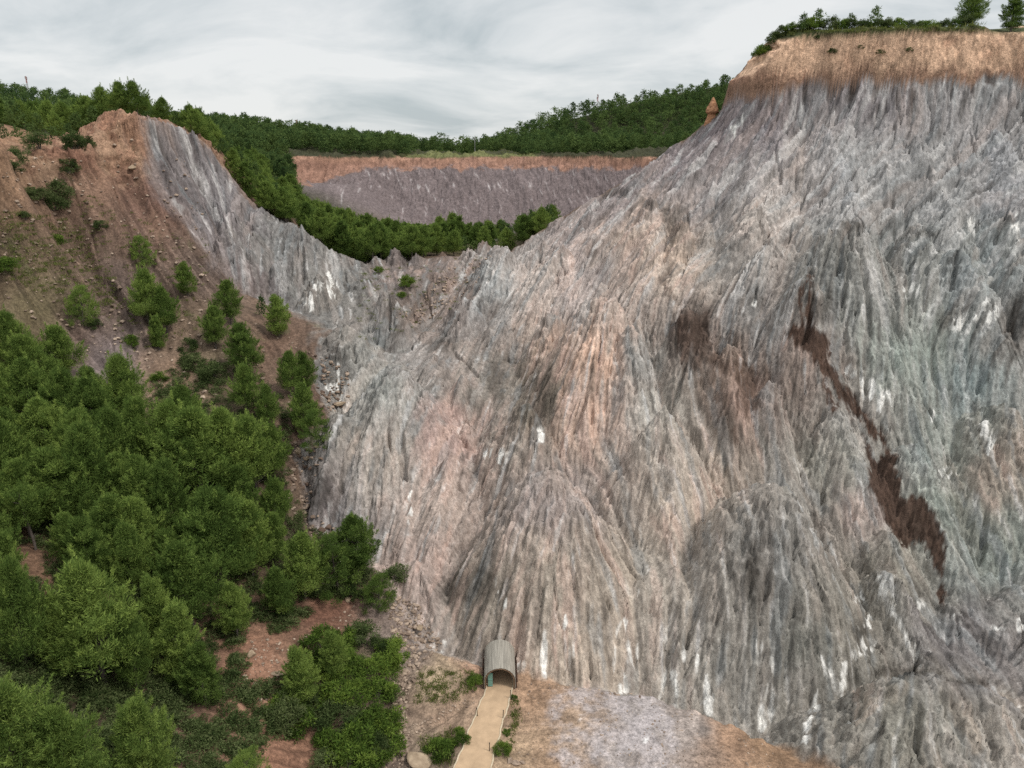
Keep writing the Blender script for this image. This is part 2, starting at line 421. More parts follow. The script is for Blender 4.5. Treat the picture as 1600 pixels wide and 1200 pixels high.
for (ax, ay, an) in ANG:
    wgt = 1 / ((pu + nwx - ax) ** 2 + (pv + nwy - ay) ** 2 + 900) ** 1.5
    cs += wgt * math.cos(2 * math.radians(an)); sn += wgt * math.sin(2 * math.radians(an))
ang = 0.5 * np.arctan2(sn, cs) + .30 * fbm(bx / 5, by / 5, 63, 3)
e_ = .05
ux, vx_ = proj(bx + e_, by, bz + gx * e_); uy, vy_ = proj(bx, by + e_, bz + gy * e_)
j11, j21, j12, j22 = ux - pu, vx_ - pv, uy - pu, vy_ - pv
ta, tb = np.cos(ang), -np.sin(ang)
det = j11 * j22 - j12 * j21; det = np.where(np.abs(det) < 1e-5, 1e-5, det)
tx = (j22 * ta - j12 * tb) / det; ty = (-j21 * ta + j11 * tb) / det
tl = np.sqrt(tx * tx + ty * ty + (gx * tx + gy * ty) ** 2) + 1e-9
tx, ty = tx / tl, ty / tl
# blend: low walls flute straight down, the upper face follows its layers
m_salt = sstep(-.6, .8, poly_sd(SALT, bx, by) + 1.0 * fbm(bx / 3, by / 3, 71, 4))
m_west = sstep(-2.5, 2.5, poly_sd(SALT_WEST, bx, by) + 5 * fbm(bx / 6, by / 6, 72, 4))
m_rock = np.maximum(m_salt, m_west) 
L_big = local_norm(lic(white(2.2), tx, ty, 22), 16)
L_mid = local_norm(lic(white(.8), tx, ty, 14), 9)
L_fine = local_norm(lic(white(.3), tx, ty, 6), 5)
L_gul = local_norm(lic(white(3.0), dnx, dny, 26), 16)
D_mid = local_norm(lic(white(.9), dnx, dny, 9), 9)
D_fine = local_norm(lic(white(.32), dnx, dny, 4.5), 5)
lo = sstep(46, 24, bz)                                  # lower walls
steep = sstep(.5, 1.1, g)
crag = fbm(bx / 1.3, by / 1.3, 81, 4, .6)
big = fbm(bx / 6, by / 6, 82, 4, .55)
rk = np.clip((.26 - .16 * lo) * L_big + .10 * L_mid + (.13 + .02 * lo) * (.75 - np.abs(D_mid)) + .24 * (1 - lo) * (.75 - np.abs(L_mid)) + (.09 + .12 * lo) * (.75 - np.abs(D_fine)) + (.18 - .06 * lo) * (.75 - np.abs(L_fine)) + (.10 + .05 * lo) * crag + .22 * big, -1.6, 1.6)
V_big = local_norm(lic(white(2.6), tx, ty, 18), 14); V_mid = local_norm(lic(white(1.1), tx, ty, 9), 9)
crack = (1.3 - .6 * lo) * (1 - sstep(.0, .085, np.abs(V_big + .25 * crag))) * sstep(-.2, .5, fbm(bx / 8, by / 8, 86, 3) + .15) + (.6 - .25 * lo) * (1 - sstep(0, .09, np.abs(V_mid + .2 * crag))) * sstep(-.25, .3, fbm(bx / 5, by / 5, 95, 3)) + sstep(-1.5, -2.2, D_mid) * .8
ledge = .55 * sstep(-.15, .15, V_big - .9) * sstep(20, 45, bz)
m_cap = sstep(73, 75, bz) * m_salt
qb, qwb = QF[BS], QW[BS]                                # layers wrapped round the heads of the buttresses
qq = qb / 1.25 + .9 * fbm(bx / 2.2, by / 2.2, 96, 4)
band = qq - np.floor(qq)
ledge = ledge + .55 * qwb * sstep(8.5, 3.0, qb) * (band - .5)
capn = .5 * fbm(bx / 4.5, by / 4.5, 87, 4, .6)
bz += ((rk - crack + ledge) * (1 - m_cap) + capn * m_cap) * m_rock * (.8 + .8 * steep)
# soil: loose, runnelled
soil = (1 - m_rock)
crest = sstep(54, 60, bz) * sstep(-40, -48, bx) * sstep(200, 190, by)
bz += soil * crest * (2.0 * fbm(bx / 4.5, by / 4.5, 89, 4, .6) + .6 * fbm(bx / 1.5, by / 1.5, 90, 3))
slope_m = sstep(.3, .8, g)
gul = L_gul * sstep(-30, -40, bx) * sstep(105, 125, by)
bz += soil * (slope_m * (1.25 * gul - .8 * (1 - sstep(0, .16, np.abs(gul - .3))) * sstep(.1, .3, gul + .6) + .25 * crag + .22 * D_mid + .05 * D_fine + .5 * fbm(bx / 5, by / 5, 84, 4)) + .10 * fbm(bx / 1.5, by / 1.5, 85, 4))
# path corridor, stream bed and the sandy mound on the valley floor
PATHC = [PZ(784,1066,0)[:2], PZ(781,1076,0)[:2], PZ(760,1135,0)[:2], PZ(739,1200,0)[:2], PZ(695,1340,0)[:2]]
def line_dist(pts, x, y):
    d = np.full(x.shape, 1e9)
    for (ax, ay), (cx, cy) in zip(pts[:-1], pts[1:]):
        ex, ey = cx - ax, cy - ay
        t = np.clip(((x - ax) * ex + (y - ay) * ey) / (ex * ex + ey * ey), 0, 1)
        d = np.minimum(d, np.hypot(x - ax - t * ex, y - ay - t * ey))
    return d
STREAM = [P(*p)[:2] for p in [(500,590,126),(515,650,116.5),(466,705,107.5),(480,800,97),(560,880,90),(625,950,83.5)]] + [PZ(*p)[:2] for p in [(645,1010,1.5),(625,1065,.3),(613,1120,-.4),(612,1180,-1),(590,1260,-1.2)]]
RILL = [PZ(*p)[:2] for p in [(756,1084,0),(725,1100,0),(690,1118,0),(655,1142,-.4),(625,1170,-.8)]]
def shape_floor(x, y, z):
    dm = np.hypot((x - PZ(702,1062,.4)[0]) / 5.0, (y - PZ(702,1062,.4)[1]) / 4.2)
    z = z + 1.0 * np.exp(-dm ** 4) * (x < PZ(748,1075,0)[0] + .5)
    sd = line_dist(STREAM, x + .8 * fbm(x / 3, y / 3, 131, 3), y); z = z - .9 * np.exp(-(sd / 1.7) ** 2)
    rd = line_dist(RILL, x + .5 * fbm(x / 2, y / 2, 132, 3), y); z = z - .5 * np.exp(-(rd / .6) ** 2)
    pd = line_dist(PATHC, x, y); k = sstep(3.4, 2.2, pd) * (y < 82)
    return z * (1 - k) + 0.0 * k
bz = shape_floor(bx, by, bz)
# push the faces in and out as well as up and down: blocks, bites and small overhangs
OX = np.zeros(GZ.shape, np.float32); OY = np.zeros(GZ.shape, np.float32)
cap_f = sstep(73.5, 75.5, bz) * sstep(85, 83.5, bz) * m_salt * steep
out_c = .8 + 2.6 * fbm(bx / 6.5, bz / 7 + by * .02, 141, 4, .5) + .55 * fbm(bx / 1.2, bz / .9, 142, 4, .6) - 1.5 * sstep(.45, .75, fbm(bx / 4.2, bz / 9, 143, 3, .5, True))
out_r = .42 * fbm((bx + by) / 1.7, bz / 1.1, 144, 4, .6) + .25 * fbm((bx - by) / .7, bz / .5, 145, 3, .6)
crest_f = crest * soil * steep
out_e = 1.9 * fbm(bx / 3.5, bz / 3, 146, 4, .6) + .4 * fbm(bx / 1.1, bz / .8, 147, 3)
dsp = cap_f * out_c + m_rock * steep * (1 - cap_f) * out_r + crest_f * out_e
OX[BS] = -dnx * dsp; OY[BS] = -dny * dsp
GZ[BS] = bz
nb_ = (GY < BY0) & (GY > 30) & (np.abs(GX) < 40); GZ[nb_] = shape_floor(GX[nb_], GY[nb_], GZ[nb_])
# elsewhere: the pit wall, the crest caps and the hills
ow = sstep(296, 304, GY) * sstep(400, 380, GY) * sstep(-140, -110, GX) * sstep(110, 90, GX)
GZ = GZ + ow * (1.8 * fbm(GX / 9, GY / 9, 91, 4) + 1.5 * fbm(GX / 4.2, GY / 14, 92, 4, .6, True) + 2.0 * fbm(GX / 9, GY / 30, 94, 3))
oh = sstep(190, 210, np.hypot(GX, GY)) * (1 - ow); GZ = GZ + oh * 1.5 * fbm(GX / 30, GY / 30, 93, 4)
# ------------------------------------------------------------------ colours of rock and soil (albedo)
def lin(c):
    c = np.asarray(c, float) / 255.0
    return np.where(c <= .04045, c / 12.92, ((c + .055) / 1.055) ** 2.4)
TS = [ # salt
 (860,900,150,140,130),(860,790,150,140,139),(750,920,114,107,99),(900,1030,164,151,139),(980,900,152,141,130),(1200,850,126,121,116),(1200,1050,141,134,126),(1080,780,166,151,138),(1040,700,160,148,138),
 (600,720,160,146,135),(660,880,166,145,136),(700,680,168,136,126),(690,780,158,140,130),(930,560,188,154,134),(915,640,178,148,132),(850,620,98,92,82),(770,600,122,114,106),(800,700,142,132,124),
 (1080,520,84,71,66),(1140,580,102,84,72),(1165,620,120,98,88),(1000,560,150,145,140),(1030,640,155,148,140),(1180,480,130,125,122),(1330,480,125,125,122),(1300,420,119,118,115),(1420,560,130,138,132),
 (1250,560,128,112,104),(1500,600,122,130,128),(1450,700,126,131,126),(1450,800,126,131,122),(1550,850,127,134,130),(1560,740,150,138,128),(1350,650,142,136,131),(1300,720,140,135,126),(1370,800,155,136,128),
 (1400,880,128,122,112),(1500,1000,110,104,104),(1570,1040,114,107,106),(1440,1130,130,125,115),(1550,1130,155,142,130),(1250,1000,115,112,105),(1350,950,132,124,114),(1000,380,186,165,150),(1060,420,184,164,149),
 (960,440,168,152,143),(1120,400,150,142,136),(1100,290,150,141,140),(1250,270,166,155,150),(1200,330,170,158,150),(1350,250,150,148,148),(1450,300,145,143,143),(1560,290,142,138,138),(1500,170,138,133,133),(1350,160,128,120,122),
 (1200,180,118,108,110),(1130,210,124,112,114),(1050,250,128,117,119),(960,300,140,128,128),(880,350,146,133,130),(820,420,170,160,155),(760,440,148,151,152),(900,430,166,152,148),(1420,380,120,121,119),(1540,400,128,130,128),
 (700,480,126,115,110),(672,466,106,88,77),(640,505,112,96,86),(715,435,112,94,84),(690,450,104,86,76),(640,540,135,130,128),(560,550,125,125,123),(600,610,140,138,132),(530,570,98,98,98),(500,720,125,118,115),(490,790,110,102,102),(560,650,146,138,130),
 (270,340,118,105,104),(330,350,130,122,124),(360,320,135,128,130),(420,380,130,127,125),(380,440,120,108,108),(500,430,140,136,132),(560,470,130,125,120),(620,420,130,116,112),(700,410,130,116,112),(1590,520,118,110,104)]
TE = [ # earth
 (200,215,166,122,92),(280,235,150,112,86),(100,300,118,90,72),(40,265,152,116,86),(120,215,140,96,74),(150,380,112,88,72),(200,450,107,88,78),(30,400,112,92,70),(240,300,118,86,72),(60,480,112,98,68),(330,430,112,92,80),(300,500,118,96,76),
 (130,520,110,88,76),(170,560,128,112,108),(400,1040,152,108,82),(510,960,126,84,64),(450,1185,150,106,80),(250,1050,92,72,58),(100,1100,78,66,48),(50,900,130,96,72),(270,600,140,110,86),(350,650,98,84,60),(150,750,64,60,42),
 (480,560,112,88,72),(430,540,118,90,72),(350,560,108,92,70),(500,660,112,86,70),(650,470,108,88,70),(720,440,112,90,76),(600,480,104,86,72),(540,830,112,88,72),(470,860,84,74,54),(550,1060,96,88,60),
 (620,960,124,106,96),(640,1000,138,120,110),(615,1100,120,98,84),(620,1180,122,104,92),(700,1060,184,158,124),(690,1120,156,126,102),(670,1180,146,124,100),(740,1050,165,125,100),(830,1090,172,134,102),(900,1150,176,145,116),
 (1000,1120,162,150,144),(960,1180,154,142,136),(1070,1140,168,152,142),(1140,1150,164,126,96),(1200,1170,160,124,92),(870,1190,160,126,96),(800,1180,170,140,108)]
def idw(T, u, v, p=1.6, r=700.0):
    acc = np.zeros(u.shape + (3,), np.float32); ws = np.zeros(u.shape, np.float32)
    for t in T:
        q = 1 / ((u - t[0]) ** 2 + (v - t[1]) ** 2 + r) ** p
        q = q.astype(np.float32); ws += q; acc += q[..., None] * lin(t[2:]).astype(np.float32)
    return acc / ws[..., None]
pu, pv = proj(bx, by, bz); pu = pu.astype(np.float32); pv = pv.astype(np.float32)
n1 = fbm(bx / 5, by / 5, 101, 4); n2 = fbm(bx / 5 + 30, by / 5, 102, 4); nf = fbm(bx / .9, by / .9, 103, 4, .65)
wu = pu + 38 * n1 + 10 * L_mid; wv = pv + 38 * n2
salt = idw(TS, wu, wv)
K1 = local_norm(lic(white(1.3), tx, ty, 11), 12) * .75 + .9 * n1; K2 = local_norm(lic(white(.45), tx, ty, 7), 8); K3 = lic(white(.28), tx, ty, 5); K0 = local_norm(lic(white(1.9), tx, ty, 34), 14)
def mixc(c, col, m): return c * (1 - m[..., None]) + lin(col).astype(np.float32) * m[..., None]
qid = QID[BS]; salt = salt * (1 + qwb[..., None] * ((qid - .5) * .22)[..., None] + (qwb * ((qid * 7.3) % 1 - .5) * .10)[..., None] * np.array([1, 0, -1], np.float32))
layer = (np.floor(qq) * 0.618) % 1.0
salt = salt * (1 + .26 * (layer - .5) * qwb * sstep(9, 3.5, qb))[..., None]
pinkness = np.clip((np.sqrt(salt[..., 0]) - np.sqrt(salt[..., 2]) - .045) / .08, .08, 1.3)
salt = salt * np.array([1.19, 1.195, 1.165], np.float32) * (1 - .27 * m_west * (1 - m_salt))[..., None] * (1 + .04 * K1 + .07 * K2 + .11 * K3 + .15 * nf)[..., None].clip(.35, 1.9)
hi_ = .35 + .65 * (1 - lo)
salt = mixc(salt, (200, 172, 156), .6 * hi_ * sstep(.5, 1.3, K0) * np.clip(pinkness, .25, 1))
salt = mixc(salt, (196, 192, 188), .5 * hi_ * sstep(1.0, 1.7, -K0 + .3 * K2))
salt = mixc(salt, (92, 86, 82), .55 * hi_ * sstep(.15, .0, np.abs(K0 - .25)) * sstep(-.3, .4, n2))
salt = mixc(salt, (192, 160, 144), np.clip(.62 * sstep(.3, 1.6, K1 + .6 * K2) * pinkness, 0, .8))
salt = mixc(salt, (122, 128, 130), .4 * sstep(.6, 1.7, -K1 + .5 * K2))
salt = mixc(salt, (78, 71, 66), .38 * sstep(1.3, 2.2, -K2 + .35 * nf))
salt = mixc(salt, (206, 202, 198), .40 * sstep(1.5, 2.4, K2 + .3 * K3 + .25 * nf))
# dark patches: shade under overhangs and undercuts painted in, with some stained rock
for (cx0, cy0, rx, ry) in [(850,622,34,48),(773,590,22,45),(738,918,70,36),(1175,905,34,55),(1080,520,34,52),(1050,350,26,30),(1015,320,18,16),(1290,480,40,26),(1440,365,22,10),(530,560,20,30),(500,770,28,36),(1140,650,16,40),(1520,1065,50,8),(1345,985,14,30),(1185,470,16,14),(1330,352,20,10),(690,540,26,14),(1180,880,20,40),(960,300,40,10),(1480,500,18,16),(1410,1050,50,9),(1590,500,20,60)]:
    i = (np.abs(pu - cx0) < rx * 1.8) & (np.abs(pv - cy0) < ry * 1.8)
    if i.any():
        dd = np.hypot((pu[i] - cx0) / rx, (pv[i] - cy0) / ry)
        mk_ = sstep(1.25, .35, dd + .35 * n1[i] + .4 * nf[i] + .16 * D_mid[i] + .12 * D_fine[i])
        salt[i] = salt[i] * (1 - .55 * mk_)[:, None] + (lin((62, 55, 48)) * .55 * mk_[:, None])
# white salt blooms running down the rock: x, top, bottom, half width, lean
WHITE = [(850,985,1062,7,4),(846,1012,1040,6,0),(976,968,1010,6,-6),(961,1008,1052,6,0),(972,1045,1086,9,-2),(998,1003,1030,5,-3),(884,960,982,6,0),(895,1054,1080,5,0),(996,918,946,4,10),
 (1090,1022,1060,9,6),(1098,1050,1118,13,12),(1070,1015,1035,4,0),(1052,1050,1090,6,6),(1185,992,1022,6,0),(1206,1033,1092,6,-4),(1194,1100,1142,8,-4),(1283,1024,1060,7,10),(1298,1050,1088,8,16),(1276,1082,1130,7,-8),(1264,1128,1162,9,-6),
 (1352,995,1030,14,-14),(1325,1032,1085,10,-14),(1344,922,942,5,-4),(1372,900,960,7,24),(1398,960,1040,8,40),(1358,960,985,4,0),(640,768,822,5,-4),(690,988,1032,9,-12),(819,1033,1058,8,-4),(788,935,952,4,0),(776,900,925,5,0),(770,700,722,5,0),(782,700,724,10,0),(757,702,715,4,0),(845,668,690,6,0),(828,705,728,5,-4),
 (485,455,486,10,-2),(512,425,468,9,4),(498,440,455,8,0),(525,568,628,6,6),(518,600,612,12,0),(1426,440,468,11,-8),(1412,428,440,14,0),(1500,496,522,20,6),(1540,470,505,22,-4),(1520,480,500,14,0),(1352,590,625,18,4),(1385,610,645,12,-8),(1330,570,590,10,0),(1590,335,400,8,-4),(1520,340,372,12,0),
 (1494,958,976,13,16),(1437,940,952,10,0),(1552,978,984,18,8),(1595,965,990,6,4),(1535,655,690,16,10),(1550,668,720,6,-10),(1455,640,660,8,0),(1480,730,748,10,0),(1160,178,196,4,0),(1148,196,214,5,0),(1180,470,480,6,0),
 (610,290,310,5,0),(1040,1090,1200,6,-6),(1000,1150,1200,8,-20),(960,1150,1200,5,-10)]
wm = np.zeros(bz.shape, np.float32)
for (x0, ya, yb, hw, lean) in WHITE:
    i = (np.abs(pu - x0) < hw * 3 + abs(lean) + 12) & (pv > ya - 25) & (pv < yb + 25)
    if not i.any(): continue
    t = (pv[i] - ya) / (yb - ya)
    d = np.abs(pu[i] - (x0 + lean * t) + 6 * nf[i] + 4 * n1[i]) / (.72 * hw * (.35 + .65 * np.sin(np.clip(t, .01, .99) * math.pi) ** .6))
    e = np.maximum(np.abs(t - .5) * 2, 0)
    wm[i] = np.maximum(wm[i], sstep(1.5, .55, d + .55 * D_fine[i] + .3 * D_mid[i] + .5 * nf[i] + 1.2 * np.maximum(e - .92, 0) * 6))
wm = np.maximum(wm, .8 * sstep(1.6, 2.6, D_mid + .6 * nf - 1.2 * sstep(8, 16, bz)) * sstep(9, 3, bz) * sstep(870, 900, pu))   # crust at the foot of the wall
salt = mixc(salt, (228, 224, 217), .95 * wm * sstep(-.9, .35, K2 + .5 * D_mid + .4 * nf))
# wet brown clay that has run down the eastern gully
CLAY = [[(1360,716),(1388,713),(1402,740),(1411,775),(1440,784),(1456,800),(1472,850),(1473,892),(1462,882),(1450,852),(1432,836),(1418,852),(1396,832),(1380,792),(1362,757)],
 [(1261,426),(1268,428),(1268,500),(1285,520),(1298,528),(1294,560),(1310,588),(1330,618),(1362,660),(1388,690),(1384,702),(1350,666),(1318,634),(1308,624),(1298,600),(1274,560),(1250,545),(1228,520),(1238,505),(1262,515)],
 [(1350,680),(1358,692),(1371,722),(1360,742),(1352,710)],[(1377,690),(1392,712),(1408,716),(1402,726),(1384,716)],[(1246,455),(1256,450),(1257,490),(1250,500)],[(1473,905),(1482,920),(1476,945),(1466,925)],
 [(1284,590),(1300,615),(1310,640),(1300,640),(1288,615)],[(1100,548),(1180,572),(1184,605),(1165,650),(1156,650),(1150,590),(1112,570)],[(1056,500),(1080,484),(1108,490),(1110,560),(1085,580),(1066,560)],[(1024,428),(1045,432),(1055,465),(1044,466),(1034,445)],[(1140,670),(1150,668),(1162,700),(1152,706)]]
cm = np.zeros(bz.shape, np.float32)
for n_, pl in enumerate(CLAY):
    xs_ = [p[0] for p in pl]; ys_ = [p[1] for p in pl]
    i = (pu > min(xs_) - 20) & (pu < max(xs_) + 20) & (pv > min(ys_) - 20) & (pv < max(ys_) + 20)
    if i.any():
        sd = poly_sd(pl, pu[i] + 11 * nf[i] + 5 * n1[i], pv[i] + 12 * n2[i] + 3 * L_fine[i])
        cm[i] = np.maximum(cm[i], sstep(-3.5, 3.0, sd + (4 if n_ == 0 else 0) + 1.2 * D_fine[i]) * (.95 if n_ in (0, 1, 2, 3, 4, 5, 6) else .55))
clay = lin((76, 55, 43)).astype(np.float32) * (1 + .30 * nf + .22 * n1 + .08 * D_fine)[..., None].clip(.5, 1.7)
salt = salt * (1 - cm[..., None]) + clay * cm[..., None]
# cap of red marl on the mountain
cf1 = fbm(bx / 2.0 + by * .2, bz / 1.7, 151, 3, .55)
zc_ = 75.0 + 2.0 * fbm(bx / 9, by / 9, 21, 3) - 2.6 * sstep(62, 50, bx)
mc = sstep(-.25, .25, bz - zc_ + .4 * cf1 + .9 * n1) * sstep(36, 44, bx)
cf2 = fbm(bx / 5, bz / 2.6, 152, 4)
capc = lin((222, 178, 142)).astype(np.float32) * (1 + .24 * cf1 + .24 * cf2 + .12 * n1)[..., None].clip(.4, 1.6)
capc = mixc(capc, (124, 90, 72), .75 * sstep(78.2, 76.6, bz + 2.8 * n1 + 1.8 * cf1))
capc = mixc(capc, (182, 122, 92), .5 * sstep(.1, .7, cf2))
salt = salt * (1 - mc[..., None]) + capc * mc[..., None]
drip = sstep(.5, 1.6, D_mid + .5 * nf) * sstep(68, 74.5, bz) * sstep(36, 44, bx) * (1 - mc)
salt = mixc(salt, (72, 60, 54), .75 * drip)
# earth
cfe = fbm(bx / 2.4, bz / 1.6, 153, 4, .6)
ea = idw(TE, pu + 30 * n1, pv + 30 * n2)
ea = ea * np.array([.86, .88, .90], np.float32) * (1 + .13 * nf + .09 * D_mid + .10 * D_fine + .22 * n1)[..., None].clip(.4, 1.8)
ea = mixc(ea, (160, 124, 98), .4 * sstep(.15, .7, fbm(bx / 7, by / 7, 111, 4)) * sstep(30, 50, bz))
ea = mixc(ea, (172, 138, 108), .6 * crest * sstep(-.1, .35, n2 + .4 * cfe))
ea = mixc(ea, (112, 76, 60), .5 * crest * sstep(.1, .5, -cfe))
ea = mixc(ea, (92, 96, 58), .55 * sstep(.25, .7, fbm(bx / 4, by / 4, 112, 5) ) * sstep(-32, -40, bx))
floor_m = sstep(-2, 1, bx) * sstep(6, 2, bz) * sstep(80, 74, by)
crust = sstep(-.25, .45, fbm(bx / 3.2, by / 3.2, 113, 5, .6) + .25 * sstep(5, 14, bx) - .9 * sstep(17.5, 19.5, bx) - .6 * sstep(6, 2, bx)) * floor_m
ea = mixc(ea, (176, 166, 166), .7 * crust)
ea = mixc(ea, (216, 211, 208), .9 * sstep(.30, .62, fbm(bx / 1.2, by / 3.2, 114, 5, .6) + .25 * crust - .25) * floor_m)
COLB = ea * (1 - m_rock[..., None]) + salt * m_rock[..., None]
pl_ = sstep(83.2, 84.2, bz) * sstep(40, 50, bx)          # turf on the plateau
COLB = mixc(COLB, (78, 84, 48), pl_ * sstep(-.5, .1, n1 + .3))
COL = np.zeros(GZ.shape + (3,), np.float32)
nb = fbm(GX / 6, GY / 6, 121, 3)
COL[:] = lin((66, 66, 44)) 
COL *= (1 + .3 * nb)[..., None].clip(.5, 1.5)
# pit wall
pit = sstep(262, 285, GY) * sstep(362, 352, GY) * sstep(-130, -110, GX) * sstep(110, 90, GX)
pz = GZ + 1.2 * fbm(GX / 12, GY / 12, 122, 4) + 3.0 * sstep(-58, -84, GX) * 0
st = fbm(GX / 1.3 + GZ * .35, GZ / 5.0, 123, 4, .6); st2 = fbm(GX / 5 + GZ * .25, GZ / 14, 124, 3)
pc = np.zeros_like(COL); pc[:] = lin((116, 102, 101)); pc *= (1 + .3 * st + .25 * st2)[..., None].clip(.5, 1.6)
pc = mixc(pc, (178, 170, 168), .75 * sstep(.30, .7, st + .5 * st2))
red = lin((152, 112, 92)).astype(np.float32) * (1 + .35 * fbm(GX / 2.5, GZ / 3, 125, 4))[..., None].clip(.5, 1.6)
rm = sstep(53.8 , 55.4, pz + 3.0 * fbm(GX / 5, GY / 5, 127, 4) + 6.0 * sstep(-62, -84, GX))
pc = pc * (1 - rm[..., None]) + red * rm[..., None]
pc = mixc(pc, (178, 132, 104), .6 * sstep(56.6, 58.2, pz) * sstep(-.3, .4, nb + .2))
pc = mixc(pc, (66, 66, 44), sstep(58.9, 59.7, pz))
pc = mixc(pc, (112, 114, 66), sstep(58.9, 59.7, pz) * sstep(-56, -48, GX) * sstep(14, 8, GX))
COL = COL * (1 - pit[..., None]) + pc * pit[..., None]
tr = sstep(190, 205, GY) * sstep(290, 270, GY) * sstep(-60, -40, GX) * sstep(40, 30, GX)
COL = mixc(COL, (104, 88, 66), .8 * tr)
fade = np.minimum(np.minimum(bx - BX0, BX1 - bx), np.minimum(by - BY0, BY1 - by)); fade = sstep(0, 5, fade)[..., None]
oi = (GX > -150) & (GX < BX1 + 4) & (GY > 25) & (GY < 205)
uo, vo = proj(GX[oi], GY[oi], GZ[oi]); no = fbm(GX[oi] / 5, GY[oi] / 5, 101, 4)
COL[oi] = (idw(TE, uo + 30 * no, vo) * (1 + .3 * fbm(GX[oi], GY[oi], 103, 4, .65))[..., None])
fl0 = (GY < BY0 + 6) & (GX > -6) & (GX < 40) & (GY > 30)
COL[fl0] = lin((172, 140, 108))
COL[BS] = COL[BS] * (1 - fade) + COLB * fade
lum_ = COL.mean(-1, keepdims=True); COL = np.clip(lum_ + (COL - lum_) * .82, .01, .85)

# ------------------------------------------------------------------ materials of the ground
def material(name):
    m = bpy.data.materials.new(name); m.use_nodes = True
    t = m.node_tree; b = t.nodes['Principled BSDF']; b.inputs['Roughness'].default_value = .92
    b.inputs['Specular IOR Level'].default_value = .15
    return m, t, b
def ground_mat(name, sxyz, amp, bump, rough=.92, scale2=9.0, flake=0.0, fl_scale=(3.2, 3.2, 1.1)):
    m, t, b = material(name); L = t.links
    b.inputs['Roughness'].default_value = rough
    at = t.nodes.new('ShaderNodeAttribute'); at.attribute_name = 'Col'
    tc = t.nodes.new('ShaderNodeTexCoord')
    mp = t.nodes.new('ShaderNodeMapping'); mp.inputs['Scale'].default_value = sxyz
    L.new(tc.outputs['Object'], mp.inputs[0])
    n1 = t.nodes.new('ShaderNodeTexNoise'); n1.inputs['Scale'].default_value = 1.0; n1.inputs['Detail'].default_value = 6; n1.inputs['Roughness'].default_value = .72
    L.new(mp.outputs[0], n1.inputs['Vector'])
    n2 = t.nodes.new('ShaderNodeTexNoise'); n2.inputs['Scale'].default_value = scale2; n2.inputs['Detail'].default_value = 3; n2.inputs['Roughness'].default_value = .7
    L.new(tc.outputs['Object'], n2.inputs['Vector'])
    a = t.nodes.new('ShaderNodeMath'); a.operation = 'MULTIPLY_ADD'; a.inputs[1].default_value = .5
    L.new(n2.outputs[0], a.inputs[0]); 
    h = t.nodes.new('ShaderNodeMath'); h.operation = 'MULTIPLY'; h.inputs[1].default_value = .8
    L.new(n1.outputs[0], h.inputs[0]); L.new(h.outputs[0], a.inputs[2])
    r = t.nodes.new('ShaderNodeMapRange'); r.inputs[1].default_value = .50; r.inputs[2].default_value = .80
    r.inputs[3].default_value = 1 - amp; r.inputs[4].default_value = 1 + amp
    L.new(a.outputs[0], r.inputs[0])
    v = t.nodes.new('ShaderNodeVectorMath'); v.operation = 'SCALE'
    L.new(at.outputs['Color'], v.inputs[0]); L.new(r.outputs[0], v.inputs['Scale'])
    if flake:
        # angular flakes and thin seams between them
        mp2 = t.nodes.new('ShaderNodeMapping'); mp2.inputs['Scale'].default_value = fl_scale
        wv = t.nodes.new('ShaderNodeVectorMath'); wv.operation = 'MULTIPLY_ADD'; wv.inputs[1].default_value = (.5, .5, .5)
        L.new(n2.outputs['Color'], wv.inputs[0]); L.new(tc.outputs['Object'], wv.inputs[2]); L.new(wv.outputs[0], mp2.inputs[0])
        vo = t.nodes.new('ShaderNodeTexVoronoi'); vo.inputs['Scale'].default_value = 1.0; vo.inputs['Randomness'].default_value = 1.0
        L.new(mp2.outputs[0], vo.inputs['Vector'])
        sc_ = t.nodes.new('ShaderNodeSeparateColor'); L.new(vo.outputs['Color'], sc_.inputs[0])
        fr = t.nodes.new('ShaderNodeMapRange'); fr.inputs[3].default_value = 1 - flake; fr.inputs[4].default_value = 1 + flake; L.new(sc_.outputs[0], fr.inputs[0])
        mp3 = t.nodes.new('ShaderNodeMapping'); mp3.inputs['Scale'].default_value = (2.4, 2.4, .28); L.new(wv.outputs[0], mp3.inputs[0])
        n3 = t.nodes.new('ShaderNodeTexNoise'); n3.inputs['Scale'].default_value = 1.0; n3.inputs['Detail'].default_value = 3; L.new(mp3.outputs[0], n3.inputs['Vector'])
        ab = t.nodes.new('ShaderNodeMath'); ab.operation = 'SUBTRACT'; ab.inputs[1].default_value = .5; L.new(n3.outputs[0], ab.inputs[0])
        ac = t.nodes.new('ShaderNodeMath'); ac.operation = 'ABSOLUTE'; L.new(ab.outputs[0], ac.inputs[0])
        sm = t.nodes.new('ShaderNodeMapRange'); sm.inputs[1].default_value = .0; sm.inputs[2].default_value = .022; sm.inputs[3].default_value = .62; sm.inputs[4].default_value = 1.0; L.new(ac.outputs[0], sm.inputs[0])
        mm = t.nodes.new('ShaderNodeMath'); mm.operation = 'MULTIPLY'; L.new(fr.outputs[0], mm.inputs[0]); L.new(sm.outputs[0], mm.inputs[1])
        v2 = t.nodes.new('ShaderNodeVectorMath'); v2.operation = 'SCALE'; L.new(v.outputs[0], v2.inputs[0]); L.new(mm.outputs[0], v2.inputs['Scale']); v = v2
    L.new(v.outputs[0], b.inputs['Base Color'])
    bp = t.nodes.new('ShaderNodeBump'); bp.inputs['Strength'].default_value = 1.0; bp.inputs['Distance'].default_value = bump
    L.new(a.outputs[0], bp.inputs['Height']); L.new(bp.outputs[0], b.inputs['Normal'])
    return m
M_SALT = ground_mat('salt_rock', (2.2, 2.2, .75), .26, .16, scale2=4.5, flake=.15)
